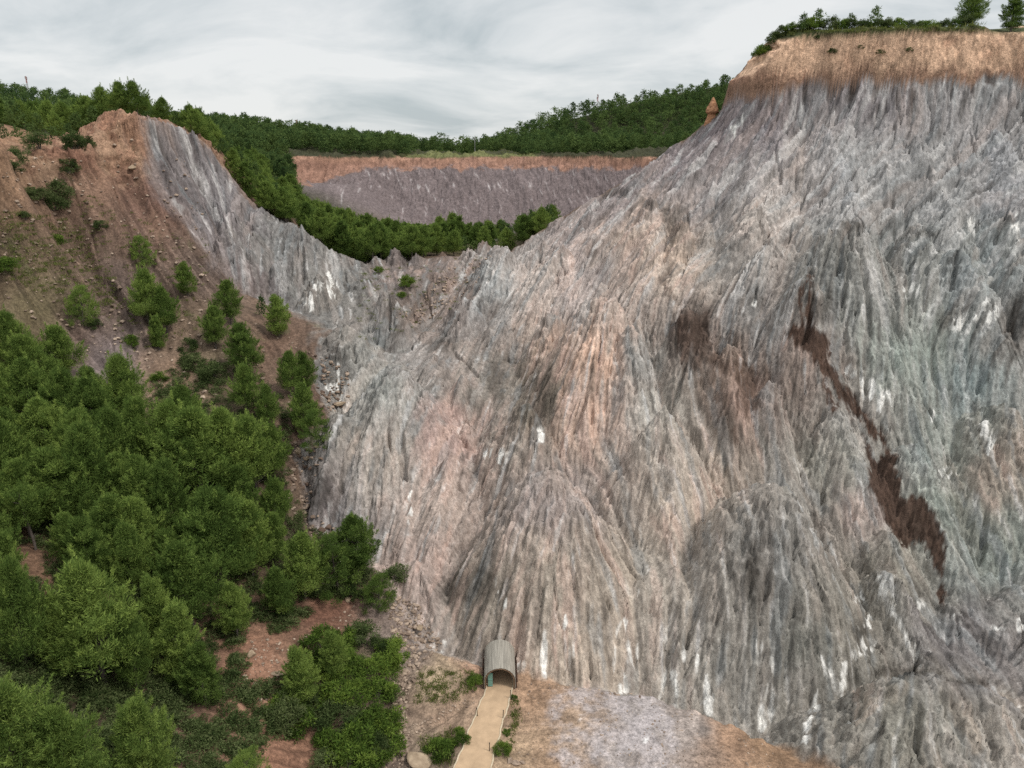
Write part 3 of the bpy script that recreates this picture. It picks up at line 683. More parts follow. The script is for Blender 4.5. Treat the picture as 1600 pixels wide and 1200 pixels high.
M_CAP = ground_mat('red_marl', (1.1, 1.1, .8), .42, .3, scale2=3.5, flake=.2, fl_scale=(1.6, 1.6, 1.2))
M_SOIL = ground_mat('stony_earth', (1.6, 1.6, 1.6), .4, .16, scale2=5, flake=.16, fl_scale=(3.5, 3.5, 3.5))
M_FAR = ground_mat('far_earth', (.8, .8, .5), .4, .5, scale2=3)

def grid_mesh(name, facemask, mat):
    ny, nx = GZ.shape
    j, i = np.nonzero(facemask)
    quads = np.stack([j * nx + i, j * nx + i + 1, (j + 1) * nx + i + 1, (j + 1) * nx + i], -1)
    used, inv = np.unique(quads.ravel(), return_inverse=True)
    me = bpy.data.meshes.new(name)
    me.vertices.add(len(used)); me.loops.add(len(quads) * 4); me.polygons.add(len(quads))
    co = np.stack([(GX + OX).ravel()[used], (GY + OY).ravel()[used], GZ.ravel()[used]], -1).astype(np.float32)
    me.vertices.foreach_set('co', co.ravel())
    me.loops.foreach_set('vertex_index', inv.astype(np.int32).ravel())
    me.polygons.foreach_set('loop_start', np.arange(0, len(quads) * 4, 4, dtype=np.int32))
    me.update(calc_edges=True)
    me.polygons.foreach_set('use_smooth', np.ones(len(quads), bool))
    at = me.color_attributes.new('Col', 'FLOAT_COLOR', 'POINT')
    c = np.ones((len(used), 4), np.float32); c[:, :3] = COL.reshape(-1, 3)[used]
    at.data.foreach_set('color', c.ravel())
    me.materials.append(mat)
    o = bpy.data.objects.new(name, me); S.collection.objects.link(o); o['kind'] = 'structure'
    return o
FX = .5 * (GX[:-1, :-1] + GX[1:, 1:]); FY = .5 * (GY[:-1, :-1] + GY[1:, 1:])
MR = np.zeros(GZ.shape); MR[BS] = np.where(bx > -32 + .0 * by, m_salt, 0); MW = np.zeros(GZ.shape); MW[BS] = m_west
f_salt = ((MR[:-1, :-1] > .5)) | ((FX > BX1) & (FX < 230) & (FY > 40) & (FY < 240)) | ((FX > 40) & (FX < 200) & (FY > BY1-30) & (FY < 240))
MC = np.zeros(GZ.shape); MC[BS] = mc * m_salt
f_cap = (MC[:-1, :-1] > .5) & f_salt; f_salt2 = f_salt; f_salt = f_salt & ~f_cap
f_west = (MW[:-1, :-1] > .5) & ~f_salt2
f_pit = (FY > 268) & (FY < 362) & (FX > -125) & (FX < 105) & ~f_salt2
f_hill = (FY >= 362) & ~f_salt2 & ~f_pit
f_hs = (FX < -12 - .0 * FY) & ~f_salt2 & ~f_west & ~f_pit & ~f_hill & (FY > -60)
f_floor = ~(f_salt2 | f_west | f_pit | f_hill | f_hs)
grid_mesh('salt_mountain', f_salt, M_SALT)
grid_mesh('marl_cap', f_cap, M_CAP)
grid_mesh('west_salt_slope', f_west, M_SALT)
grid_mesh('pit_wall', f_pit, M_FAR)
grid_mesh('distant_hills', f_hill, M_FAR)
grid_mesh('hillside', f_hs, M_SOIL)
grid_mesh('valley_ground', f_floor, M_SOIL)
# ------------------------------------------------------------------ mesh helpers
def np_mesh(name, verts, faces, tone=None, smooth=False, mats=(), fmat=None):
    """faces: list of (k,n) int arrays with k corners"""
    me = bpy.data.meshes.new(name)
    verts = np.asarray(verts, np.float32)
    nl = sum(f.shape[0] * f.shape[1] for f in faces); nf_ = sum(f.shape[0] for f in faces)
    me.vertices.add(len(verts)); me.loops.add(nl); me.polygons.add(nf_)
    me.vertices.foreach_set('co', verts.ravel())
    me.loops.foreach_set('vertex_index', np.concatenate([f.ravel() for f in faces]).astype(np.int32))
    st = np.concatenate([[f.shape[1]] * f.shape[0] for f in faces]); st = np.concatenate([[0], np.cumsum(st)[:-1]])
    me.polygons.foreach_set('loop_start', st.astype(np.int32))
    if fmat is not None: me.polygons.foreach_set('material_index', np.asarray(fmat, np.int32))
    me.update(calc_edges=True)
    me.polygons.foreach_set('use_smooth', np.full(nf_, smooth))
    if tone is not None:
        a = me.attributes.new('tone', 'FLOAT', 'POINT'); a.data.foreach_set('value', np.asarray(tone, np.float32))
    for m in mats: me.materials.append(m)
    return me
def link(name, me, parent=None, loc=None):
    o = bpy.data.objects.new(name, me); S.collection.objects.link(o)
    if parent: o.parent = parent
    if loc is not None: o.location = loc
    return o
def tag(o, label, cat, group=None):
    o['label'] = label; o['category'] = cat
    if group: o['group'] = group
    return o
def tube(pts, rad, sides=7, cap=True):
    """vertices and quads of a tapered tube along pts"""
    pts = np.asarray(pts, float); V = []; n = len(pts)
    for i in range(n):
        d = pts[min(i + 1, n - 1)] - pts[max(i - 1, 0)]; d /= np.linalg.norm(d) + 1e-9
        a = np.cross(d, (0.31, .95, .05)); a /= np.linalg.norm(a) + 1e-9; b = np.cross(d, a)
        for k in range(sides):
            t = 2 * math.pi * k / sides
            V.append(pts[i] + rad[i] * (math.cos(t) * a + math.sin(t) * b))
    Q = [(i * sides + k, i * sides + (k + 1) % sides, (i + 1) * sides + (k + 1) % sides, (i + 1) * sides + k) for i in range(n - 1) for k in range(sides)]
    return np.array(V), np.array(Q)
class Acc:
    def __init__(s): s.v = []; s.q = {3: [], 4: []}; s.t = []; s.n = 0; s.m = {3: [], 4: []}
    def add(s, v, f, tone=.5, mat=0):
        f = np.asarray(f); v = np.asarray(v)
        s.v.append(v); s.q[f.shape[1]].append(f + s.n); s.m[f.shape[1]].append(np.full(len(f), mat)); s.n += len(v)
        s.t.append(np.broadcast_to(np.asarray(tone, float), (len(v),)))
    def mesh(s, name, smooth=False, mats=()):
        fs = [np.concatenate(s.q[k]) for k in (3, 4) if s.q[k]]; fm = np.concatenate([np.concatenate(s.m[k]) for k in (3, 4) if s.q[k]])
        return np_mesh(name, np.concatenate(s.v), fs, np.concatenate(s.t), smooth, mats, fm)

# ------------------------------------------------------------------ foliage materials
def leaf_mat(name, dark, mid, light, var=.42):
    m, t, b = material(name); L = t.links
    at = t.nodes.new('ShaderNodeAttribute'); at.attribute_name = 'tone'
    oi_ = t.nodes.new('ShaderNodeObjectInfo')
    ma = t.nodes.new('ShaderNodeMath'); ma.operation = 'MULTIPLY_ADD'; ma.inputs[1].default_value = var; 
    L.new(oi_.outputs['Random'], ma.inputs[0]); 
    sb = t.nodes.new('ShaderNodeMath'); sb.operation = 'SUBTRACT'; sb.inputs[1].default_value = var / 2
    L.new(at.outputs['Fac'], sb.inputs[0]); L.new(sb.outputs[0], ma.inputs[2])
    cr_ = t.nodes.new('ShaderNodeValToRGB'); e = cr_.color_ramp.elements
    e[0].position = .1; e[0].color = (*dark, 1); e[1].position = .95; e[1].color = (*light, 1); x = e.new(.5); x.color = (*mid, 1)
    L.new(ma.outputs[0], cr_.inputs[0])
    tr_ = t.nodes.new('ShaderNodeBsdfTranslucent'); df = t.nodes.new('ShaderNodeBsdfDiffuse'); mx = t.nodes.new('ShaderNodeMixShader'); mx.inputs[0].default_value = .36
    L.new(cr_.outputs[0], tr_.inputs[0]); L.new(cr_.outputs[0], df.inputs[0]); L.new(df.outputs[0], mx.inputs[1]); L.new(tr_.outputs[0], mx.inputs[2])
    L.new(mx.outputs[0], t.nodes['Material Output'].inputs[0])
    return m
M_PINE = leaf_mat('pine_needles', (.052, .088, .022), (.130, .198, .048), (.28, .365, .09))
M_FARPINE = leaf_mat('far_pine_needles', (.030, .054, .022), (.064, .108, .038), (.13, .185, .058), .4)
M_SHRUB = leaf_mat('shrub_leaves', (.038, .066, .015), (.095, .155, .030), (.21, .285, .055))
M_GREY = leaf_mat('dull_shrub_leaves', (.036, .058, .02), (.082, .115, .04), (.16, .19, .08))
M_GRASS = leaf_mat('grass_blades', (.07, .10, .025), (.15, .18, .05), (.28, .26, .11))
def bark_mat():
    m, t, b = material('bark'); n = t.nodes.new('ShaderNodeTexNoise'); n.inputs['Scale'].default_value = 6; n.inputs['Detail'].default_value = 5
    c = t.nodes.new('ShaderNodeValToRGB'); c.color_ramp.elements[0].color = (.05, .04, .033, 1); c.color_ramp.elements[1].color = (.19, .16, .14, 1)
    t.links.new(n.outputs[0], c.inputs[0]); t.links.new(c.outputs[0], b.inputs['Base Color']); return m
M_BARK = bark_mat()

def tufts(rng, c, n, rad, length, width, up=.55, tone0=.5, flat=.75):
    """n needle tufts about point c; returns vertices, triangles, tones"""
    d = rng.normal(size=(n, 3)); d /= np.linalg.norm(d, axis=1)[:, None]; d[:, 2] *= flat
    r = rad * rng.random((n, 1)) ** .45
    p = c + d * r
    ax = d + rng.normal(size=(n, 3)) * .45; ax[:, 2] += up; ax /= np.linalg.norm(ax, axis=1)[:, None]
    sd = np.cross(ax, rng.normal(size=(n, 3))); sd /= np.linalg.norm(sd, axis=1)[:, None] + 1e-6
    ln = length * rng.uniform(.6, 1.25, (n, 1)); wd = width * rng.uniform(.7, 1.3, (n, 1))
    V = np.stack([p - sd * wd * .5, p + sd * wd * .5, p + ax * ln], 1).reshape(-1, 3)
    T = np.arange(n * 3).reshape(-1, 3)
    tn = np.repeat(tone0 + rng.normal(size=n) * .13, 3).reshape(-1, 3); tn[:, 2] += .13      # fresh pale needle tips
    return V, T, tn.ravel()
def pine(seed, kind, npuff, ntuft, tl, tw, limbs=14):
    """unit tree 1 m tall; returns (trunk acc, crown acc)"""
    rng = np.random.default_rng(seed); tk, cr_ = Acc(), Acc()
    lean = rng.normal(size=2) * .035
    tz = np.linspace(0, .96, 8)
    wob = np.cumsum(rng.normal(size=(8, 2)) * .008, 0)
    tp = np.stack([lean[0] * tz ** 1.5 + wob[:, 0], lean[1] * tz ** 1.5 + wob[:, 1], tz], 1); tp[0, :2] = 0
    v, q = tube(tp, .020 * (1 - tz * .9) + .002, 7); v[:7, 2] -= .05; tk.add(v, q)
    def axis(h): return np.array([np.interp(h, tz, tp[:, i]) for i in range(3)])
    P0 = {'broad': (.26, .33), 'cone': (.12, .235), 'open': (.50, .26), 'round': (.22, .29), 'low': (.05, .42)}[kind]
    for k in range(npuff):
        t = (k + .5) / npuff
        if kind == 'broad': R = P0[1] * 1.15 * min(1, .55 + 2.2 * t) * (1 - t) ** .8 + .018 
        elif kind == 'cone': R = P0[1] * ((1 - t) ** .75) * (.45 + .55 * min(1, t * 5)) + .025
        elif kind == 'open': R = P0[1] * math.sin(math.pi * (.12 + .80 * t)) ** .7
        elif kind == 'low': R = P0[1] * math.sqrt(max(0, 1 - t * t)) + .03
        else: R = P0[1] * 1.1 * min(1, .5 + 1.8 * t) * (1 - t ** 1.25) ** .75 + .015
        h = P0[0] + (1.0 - P0[0]) * t * .95
        a = k * 2.39996 + rng.normal() * .5
        lobes = 1 + .22 * math.sin(2 * a + seed) + .16 * math.sin(3 * a + seed * 2.3 + 5 * t)
        r = R * lobes * (rng.random() ** .42) 
        if kind == 'open' and rng.random() < .22: continue
        c = axis(h) + np.array([math.cos(a) * r, math.sin(a) * r, rng.normal() * .02 + .05 * r / (R + .01) * .3])
        pr = (.072 + .055 * rng.random()) * (1.0 if kind != 'cone' else .85) * (1 - .25 * t) * (1 if npuff > 40 else 1.5)
        v, tr_, tn = tufts(rng, c, ntuft, pr, tl, tw, .85, .5 + rng.normal() * .15, .75)
        cr_.add(v, tr_, tn)
        if k % max(1, npuff // limbs) == 0:
            b0 = axis(max(.06, h - .35 * r - .03)); mid = (b0 + c) / 2 + np.array([0, 0, -.015])
            v, q = tube([b0, mid, c], [.0075, .005, .002], 4); tk.add(v, q)
    if npuff > 50:                                               # brush-like shoots break the outline
        pv_ = np.concatenate(cr_.v).reshape(-1, 3, 3)[:, 2]
        cen_ = np.array([0, 0, P0[0] + .42 * (1 - P0[0])])
        for k in range(70):
            d = rng.normal(size=3); d[2] = abs(d[2]) * .9 - .25; d /= np.linalg.norm(d)
            q_ = (pv_ - cen_) @ d - 1.6 * np.linalg.norm((pv_ - cen_) - ((pv_ - cen_) @ d)[:, None] * d, axis=1)
            b0 = pv_[int(np.argmax(q_))] - d * .03
            ax_ = d * .7 + np.array([0, 0, .75]); ax_ /= np.linalg.norm(ax_); ln = rng.uniform(.05, .10)
            m_ = 46; tt_ = rng.random((m_, 1)); pc_ = b0 + ax_ * ln * tt_ + rng.normal(size=(m_, 3)) * .010 * (1.15 - tt_)
            nd = ax_ * .8 + rng.normal(size=(m_, 3)) * .55; nd /= np.linalg.norm(nd, axis=1)[:, None]; sd_ = np.cross(nd, rng.normal(size=(m_, 3))); sd_ /= np.linalg.norm(sd_, axis=1)[:, None]
            V_ = np.stack([pc_ - sd_ * tw * .5, pc_ + sd_ * tw * .5, pc_ + nd * tl * .95], 1).reshape(-1, 3)
            cr_.add(V_, np.arange(m_ * 3).reshape(-1, 3), np.repeat(.68 + rng.normal() * .1 + rng.normal(size=m_) * .1, 3))
    if kind in ('broad', 'open', 'round'):                        # bare dead twigs under the crown
        for k in range(10):
            h = rng.uniform(.12, P0[0] + .12); a = rng.uniform(0, 6.28); ln = rng.uniform(.05, .16); b0 = axis(h)
            e1 = b0 + np.array([math.cos(a) * ln, math.sin(a) * ln, rng.uniform(-.02, .04)])
            v, q = tube([b0, (b0 + e1) / 2 + (0, 0, .008), e1], [.004, .003, .001], 4); tk.add(v, q)
    return tk, cr_
def bush(seed, npuff, ntuft, tl, tw, squash=.75):
    rng = np.random.default_rng(seed); a_ = Acc(); st_ = Acc()
    for k in range(npuff):
        d = rng.normal(size=3); d /= np.linalg.norm(d); d[2] = abs(d[2]) * squash * 1.15
        c = d * (.15 + .30 * rng.random() ** .5) * np.array([1.15, 1.15, 1.6]); c[2] += .08
        v, t_, tn = tufts(rng, c, ntuft, .11 + .07 * rng.random(), tl, tw, .35, .5 + rng.normal() * .17, .8); a_.add(v, t_, tn)
        if k % 5 == 0:
            v, q = tube([(c[0] * .1, c[1] * .1, -.06), c * .55 , c], [.018, .012, .005], 4); st_.add(v, q)
    return st_, a_
PROTO = {}
for nm, kinds in {'near': ['broad', 'broad', 'round', 'round', 'cone', 'cone', 'open', 'low'], }.items():
    for i, kd in enumerate(kinds):
        tk, crn = pine(100 + i * 7, kd, 120 if kd in ('broad', 'round') else (95 if kd != 'open' else 60), 200, .034, .0075)
        PROTO[(nm, kd, i)] = (tk.mesh('trunk', True, [M_BARK]), crn.mesh('crown', False, [M_PINE]))
NEAR = {}
for (nm, kd, i), v in PROTO.items(): NEAR.setdefault(kd, []).append(v)
MIDM, FARM = [], []
for i, kd in enumerate(['round', 'broad', 'cone', 'round', 'open']):
    tk, crn = pine(300 + i * 5, kd, 46, 42, .062, .022, 6)
    a_ = Acc(); a_.add(np.concatenate(crn.v), np.concatenate(crn.q[3]), np.concatenate(crn.t), 0); a_.add(np.concatenate(tk.v), np.concatenate(tk.q[4]), .5, 1)
    MIDM.append(a_.mesh('pine', False, [M_FARPINE, M_BARK]))
FARV = []
for i, kd in enumerate(['round', 'broad', 'round', 'low']):
    tk, crn = pine(500 + i * 5, kd, 30, 14, .09, .05, 3)
    FARV.append((np.concatenate(crn.v), np.concatenate(crn.q[3]), np.concatenate(crn.t)))

# ------------------------------------------------------------------ where the trees stand
TREES = []   # dict(x,y,z,h,kind,label,group)
def top_height(x, y, z, py):
    """height that brings the top to photo row py"""
    b = (600 - py) / F; zt = CAMZ + y / (CT + b * ST) * (b * CT - ST)
    return zt - z
def tree(px, top, base=None, y=None, kind='round', wide=1.0, label=None, group=None, hmin=2.0, hmax=14.0, cat='pine tree'):
    if y is None: x, y, z = hit(px, base)
    else:
        b = (600 - (base or top)) / F; x = (px - 800) / F * y / (CT + b * ST); z = float(ground(x, y))
    h = min(max(top_height(x, y, z, top), hmin), hmax)
    TREES.append(dict(x=x, y=y, z=z, h=h, kind=kind, wide=wide, label=label, group=group, px=px, cat=cat))
NEARLIST = [
 # px, top, base, kind, width, label
 (131,446,508,'low',1.0,'round light green pine standing alone on the bare brown slope at left'),
 (236,420,512,'broad',1.0,'tallest pine of the clump in the middle of the brown slope'),
 (262,448,520,'round',1.1,'right pine of the clump in the middle of the brown slope'),
 (250,492,548,'cone',1.1,'small bright pine at the foot of the brown slope clump'),
 (226,368,420,'low',1.0,'low bushy pine high on the brown slope below the grey salt'),
 (294,408,462,'cone',1.2,'small dark pine against the edge of the western salt slope'),
 (362,438,508,'round',1.0,'upper pine of the close pair below the western salt slope'),
 (338,478,545,'round',1.1,'lower pine of the close pair below the western salt slope'),
 (410,462,498,'low',.9,'little faded green pine beside the dark cone shaped pine'),
 (436,460,526,'cone',1.25,'dark cone shaped pine on the red earth beside the salt'),
 (384,506,592,'broad',1.1,'spreading pine in the centre of the upper slope thicket'),
 (456,548,618,'round',1.0,'left pine of the pair beside the narrow gully'),
 (476,548,612,'cone',1.1,'right pine of the pair beside the narrow gully'),
 (386,570,648,'broad',1.0,'dark pine directly below the spreading thicket pine'),
 (420,602,672,'round',.9,'pale green pine left of the gully edge'),
 (478,598,684,'round',1.0,'tall pine leaning over the gully edge'),
 (496,640,698,'low',1.0,'bushy pine at the gully edge nearest the salt wall'),
 (196,556,672,'broad',.9,'tall pale topped pine at the upper edge of the big wood'),
 (96,508,600,'round',1.1,'grey green pine at the top left corner of the big wood'),
 (22,488,590,'broad',1.0,'pine at the left frame edge where the wood meets the brown slope'),
 (50,522,625,'round',1.1,None),(8,560,680,'broad',1.0,None),(62,560,690,'round',1.1,None),(112,578,700,'broad',1.0,None),(158,590,710,'round',1.1,None),(30,640,760,'broad',1.0,None),
 (84,622,742,'round',1.1,None),(136,640,765,'broad',1.0,None),(232,622,735,'round',1.0,None),(272,630,752,'broad',1.1,None),(182,640,760,'round',1.0,None),
 (320,618,785,'broad',1.15,'broadest pine crown in the middle of the big wood'),
 (366,640,780,'round',1.1,None),(402,650,772,'broad',1.0,'dense pine right of the broadest crown'),(430,662,750,'round',1.0,'pine on the right margin of the wood facing the salt'),
 (146,662,815,'broad',1.0,'high pine left of centre with a long dark flank'),
 (232,714,838,'round',1.0,'pine in the hollow between the broad crowns'),
 (10,652,790,'round',1.0,None),(98,702,830,'broad',1.1,None),(268,720,850,'broad',1.0,None),(50,720,840,'round',1.0,None),
 (188,772,892,'broad',1.15,'full bright pine above the bare earth patch at left'),(218,778,890,'round',1.0,None),
 (56,760,860,'open',1.0,'thin pale pine with sparse branches near the left edge'),
 (118,800,890,'round',1.0,None),(20,830,930,'cone',1.0,None),
 (346,768,925,'broad',1.2,'wide pine with bright top near the centre of the lower wood'),(396,786,905,'round',1.0,None),
 (304,846,985,'broad',1.0,'pointed pine below the wide bright topped pine'),
 (288,942,1065,'cone',1.1,'slender young pine below the pointed pine'),
 (322,1006,1098,'cone',1.2,'short young pine beside the slender one'),
 (440,886,965,'round',1.1,'open flat topped pine above the bare red scar'),
 (478,832,935,'round',1.1,None),(430,802,885,'round',1.0,None),(372,910,1000,'round',.9,None),
 (560,804,905,'round',1.15,'feathery pine standing out against the pink salt wall'),
 (528,836,925,'low',1.0,'bushy pine left of the feathery one by the salt wall'),
 (592,896,955,'low',1.0,'low dark pine hanging over the stream bed'),
 (42,880,1050,'broad',.85,'tall pine with a bare pale trunk near the left edge'),
 (166,884,1075,'broad',1.05,'big pine with pale crown in the lower left'),
 (112,930,1060,'round',.9,None),(215,960,1080,'round',.8,None),(250,900,1010,'cone',1.0,None),
 (40,1064,1235,'broad',1.1,'nearest bright green pine in the bottom left corner'),
 (112,1104,1250,'round',1.0,'pine half hidden behind the corner pine'),
 (240,1096,1240,'round',1.0,'grey green pine cut by the bottom edge left of centre'),
 (385,1176,1240,'low',1.0,'small pine top just showing at the bottom edge'),
 (8,400,432,'low',.8,'small bright pine on the grassy bank at the left frame edge'),(470,1010,1098,'cone',1.2,'young pine rising out of the leafy bank'),(520,985,1060,'cone',1.1,'young pine at the head of the leafy bank'),
]
for (px, top, base, kind, wd, lb) in NEARLIST:
    tree(px, top, base, None, kind, wd * .92, lb, 'pines of the lower left wood')
# filling the dense wood
rngt = np.random.default_rng(8)
WOOD = [(0,600),(170,600),(290,650),(440,690),(455,770),(400,890),(330,960),(230,900),(100,880),(0,860)]
nfill = 0
for t in range(600):
    px, py = rngt.uniform(0, 460), rngt.uniform(610, 960)
    if poly_sd_pt(WOOD, px, py) < 0: continue
    x, y, z = hit(px, py + 40)
    if any((T['x'] - x) ** 2 + (T['y'] - y) ** 2 < 3.6 ** 2 for T in TREES): continue
    TREES.append(dict(x=x, y=y, z=z, h=rngt.uniform(6.5, 9.5), kind=rngt.choice(['broad', 'round', 'round']), wide=rngt.uniform(.85, 1.0), label=None, group='pines of the lower left wood', px=px, cat='pine tree')); nfill += 1
    if nfill > 34: break
# the plateau behind the western crest
SKY = [(152,136,178,'broad'),(172,146,180,'cone'),(190,144,182,'cone'),(220,149,176,'open'),(250,152,178,'round'),(238,168,180,'round'),(296,164,182,'broad'),(276,180,180,'round'),(318,196,186,'round'),(308,182,190,'round'),(130,150,180,'round'),(120,156,184,'broad'),(98,160,180,'round'),(70,158,186,'broad'),(44,160,190,'broad'),(58,176,176,'broad'),(84,176,174,'round'),(110,176,172,'round'),(140,165,174,'round'),(30,172,180,'round'),(8,168,186,'broad'),(16,190,168,'round'),(46,200,162,'round'),(80,198,164,'low'),(100,192,168,'round'),(334,212,192,'round'),(264,178,184,'cone'),(204,168,186,'round'),(178,172,178,'round'),(160,172,178,'round'),(6,214,155,'low'),(28,216,154,'low')]
SKYLAB = {220:'thin open pine silhouetted on the skyline above the left cliff',250:'light green pine right of the thin open one on the skyline',296:'rounded dark pine on the skyline where the ridge starts to fall',152:'tallest pine of the skyline group above the left cliff',172:'narrow pine in the skyline group above the left cliff',190:'second narrow pine just left of the thin open one'}
for (px, top, y, kd) in SKY:
    tree(px, top, None, y, kd, 1.1, SKYLAB.get(px), 'pines on the plateau above the left cliff', hmin=3.5, hmax=11)
for t in range(150):
    y = rngt.uniform(165, 250); px = rngt.uniform(-220, 345); x = (px - 800) / F * y / 1.06; z = float(ground(x, y))
    if any((T['x'] - x) ** 2 + (T['y'] - y) ** 2 < 3.4 ** 2 for T in TREES): continue
    TREES.append(dict(x=x, y=y, z=z, h=rngt.uniform(5.5, 8), kind=rngt.choice(['broad', 'round']), wide=1.1, label=None, group='pines on the plateau above the left cliff', px=px, cat='pine tree'))
# down the gully behind the western ridge
GUL = [(345,212,196),(360,222,200),(378,232,206),(398,250,208),(415,272,214),(430,282,206),(440,290,214),(452,300,205),(465,306,214),(480,312,204),(490,318,214),(502,324,206),(516,330,214),(528,322,225),(545,322,222),(560,335,210),(575,330,222),(590,345,216),(604,338,220),(618,342,214),(632,350,222),(385,262,203),(405,290,200),(425,305,198),(445,322,199),(470,335,199),(495,345,200),(520,352,202),(545,360,203),(570,362,205),(595,366,207),(618,370,208),(640,372,206),
 (660,352,214),(676,346,218),(692,344,212),(705,330,226),(718,334,220),(735,344,222),(750,350,224),(668,368,208),(700,368,208),(726,366,210),(762,354,216),(742,372,207),(780,370,208),
 (795,346,222),(808,336,220),(820,330,216),(834,324,214),(848,320,212),(858,318,208),(800,360,212),(815,352,208),(770,376,204),(586,380,202),(556,376,200)]
for (px, top, y) in GUL:
    tree(px, top + 3, None, y, rngt.choice(['round', 'cone', 'cone', 'round']), 1.1, None, 'pines in the hollow before the far pit', hmin=3.5, hmax=11.5)
for t in range(60):
    y = rngt.uniform(205, 300); s_ = rngt.random(); px = np.interp(y, [205, 300], [360, 400]) + s_ * np.interp(y, [205, 300], [140, 40]); x = (px - 800) / F * y / 1.04; z = float(ground(x, y))
    if any((T['x'] - x) ** 2 + (T['y'] - y) ** 2 < 3.2 ** 2 for T in TREES): continue
    TREES.append(dict(x=x, y=y, z=z, h=rngt.uniform(6, 9), kind=rngt.choice(['round', 'cone']), wide=1.1, label=None, group='pines in the hollow before the far pit', px=px, cat='pine tree'))
for t in range(1500):
    y = rngt.uniform(186, 268); px = rngt.uniform(325, 660); x = (px - 800) / F * y / 1.04; z = float(ground(x, y)); h = rngt.uniform(7, 10.5)
    u_, v_ = proj(x, y, z + h)
    if v_ < np.interp(u_, [320, 380, 440, 520, 600, 660], [205, 240, 285, 322, 342, 350]) or v_ > 385: continue
    if any((T['x'] - x) ** 2 + (T['y'] - y) ** 2 < 3.3 ** 2 for T in TREES): continue
    TREES.append(dict(x=x, y=y, z=z, h=h, kind=rngt.choice(['round', 'cone', 'broad']), wide=1.1, label=None, group='pines in the hollow before the far pit', px=px, cat='pine tree'))
for t in range(700):
    y = rngt.uniform(203, 236); px = rngt.uniform(640, 868); x = (px - 800) / F * y / 1.02; z = float(ground(x, y)); h = rngt.uniform(6.5, 9.5)
    u_, v_ = proj(x, y, z + h)
    if v_ < np.interp(u_, [640, 700, 740, 790, 860], [352, 330, 346, 342, 318]) or v_ > 388: continue
    if any((T['x'] - x) ** 2 + (T['y'] - y) ** 2 < 3.4 ** 2 for T in TREES): continue
    TREES.append(dict(x=x, y=y, z=z, h=h, kind=rngt.choice(['round', 'cone']), wide=1.1, label=None, group='pines in the hollow before the far pit', px=px, cat='pine tree'))
# on the edge of the mountain top
for (px, top, y, kd, lb) in [(1258,20,163,'round','small bushy pine at the left end of the cliff top'),(1284,12,164,'broad','broadest of the low pines on the cliff top'),(1330,20,164,'low','flat pine between the broad one and the spindly one on the cliff top'),(1368,9,164,'open','spindly little pine standing clear on the cliff top'),
    (1524,-14,162,'round','tall dark pine on the cliff top near the right corner'),(1590,-10,157,'cone','dark pine in the top right corner of the photo')]:
    tree(px, top, None, y, kd, 1.15 if px < 1400 else 1.3, lb, 'pines on the cliff top', hmin=2.2, hmax=11)
# distant hills
def far_ok(x, y): return True
for t in range(3400):
    if t % 2: px = rngt.uniform(330, 705); y = rngt.uniform(351, 475)
    else: px = rngt.uniform(700, 1200); y = rngt.uniform(351, 452)
    if t % 9 == 0: px = rngt.uniform(-260, 340); y = rngt.uniform(300, 440)
    if t % 7 == 3: px = rngt.uniform(300, 450); y = rngt.uniform(262, 352)
    x = (px - 800) / F * y / 1.045; z = float(ground(x, y))
    if 640 < px < 830 and y < 385: continue
    if any((T['x'] - x) ** 2 + (T['y'] - y) ** 2 < 3.3 ** 2 for T in TREES[-1200:]): continue
    TREES.append(dict(x=x, y=y, z=z, h=rngt.uniform(6, 9.5), kind='far', wide=1.25, label=None, group='pines on the distant hills', px=px, cat='pine tree'))
for T in TREES: T['ps'] = T['h'] * F / math.hypot(T['x'], T['y'], T['z'] - CAMZ)
for T in TREES:
    if abs((T['px'] - 800)) > 860: T['ps'] = 0.0
TREES.sort(key=lambda T: -T['ps'])
GLAB = {'pines of the lower left wood': 'pine hemmed in among its neighbours in the dense lower left wood',
 'pines on the plateau above the left cliff': 'pine in the dark wood crowding the plateau above the left cliff',
 'pines in the hollow before the far pit': 'pine in the tree belt filling the hollow before the far pit',
 'pines on the distant hills': 'small round pine on the wooded hill beyond the far pit',
 'pines on the cliff top': 'pine on the cliff top'}
rngp = np.random.default_rng(3)
for k, T in enumerate(TREES[:300]):
    near = T['y'] < 262 or T['kind'] == 'open'
    name = 'pine_tree'
    lb = T['label'] or GLAB[T['group']]
    rz = rngp.uniform(0, 6.28); sc = (T['h'] * T['wide'], T['h'] * T['wide'] * rngp.uniform(.92, 1.08), T['h'])
    if near and T['kind'] != 'far':
        e = bpy.data.objects.new(name, None); S.collection.objects.link(e); e.empty_display_size = .3
        e.location = (T['x'], T['y'], T['z'] - .1); e.rotation_euler[2] = rz; e.scale = sc
        pr = NEAR[T['kind']]; pr = pr[int(rngp.integers(len(pr)))]
        link('trunk', pr[0], e); link('crown', pr[1], e)
    else:
        j = {'broad': 1, 'cone': 2, 'open': 4}.get(T['kind'], [0, 3][k % 2])
        e = link(name, MIDM[j]); e.location = (T['x'], T['y'], T['z'] - .1); e.rotation_euler[2] = rz; e.scale = sc
    tag(e, lb, T['cat'], T['group'])
fa = Acc()
for T in TREES[300:]:
    v, t_, tn = FARV[int(rngp.integers(len(FARV)))]
    a = rngp.uniform(0, 6.28); c, s_ = math.cos(a), math.sin(a); h = T['h']; w_ = h * T['wide']
    V = np.stack([(v[:, 0] * c - v[:, 1] * s_) * w_ + T['x'], (v[:, 0] * s_ + v[:, 1] * c) * w_ + T['y'], v[:, 2] * h + T['z'] - .2], 1)
    fa.add(V, t_, tn + rngp.normal() * .14)
fo = link('forest', fa.mesh('forest', False, [M_FARPINE])); fo['kind'] = 'stuff'; fo['label'] = 'dense pine forest covering the distant hills'
print('TREES', len(TREES))
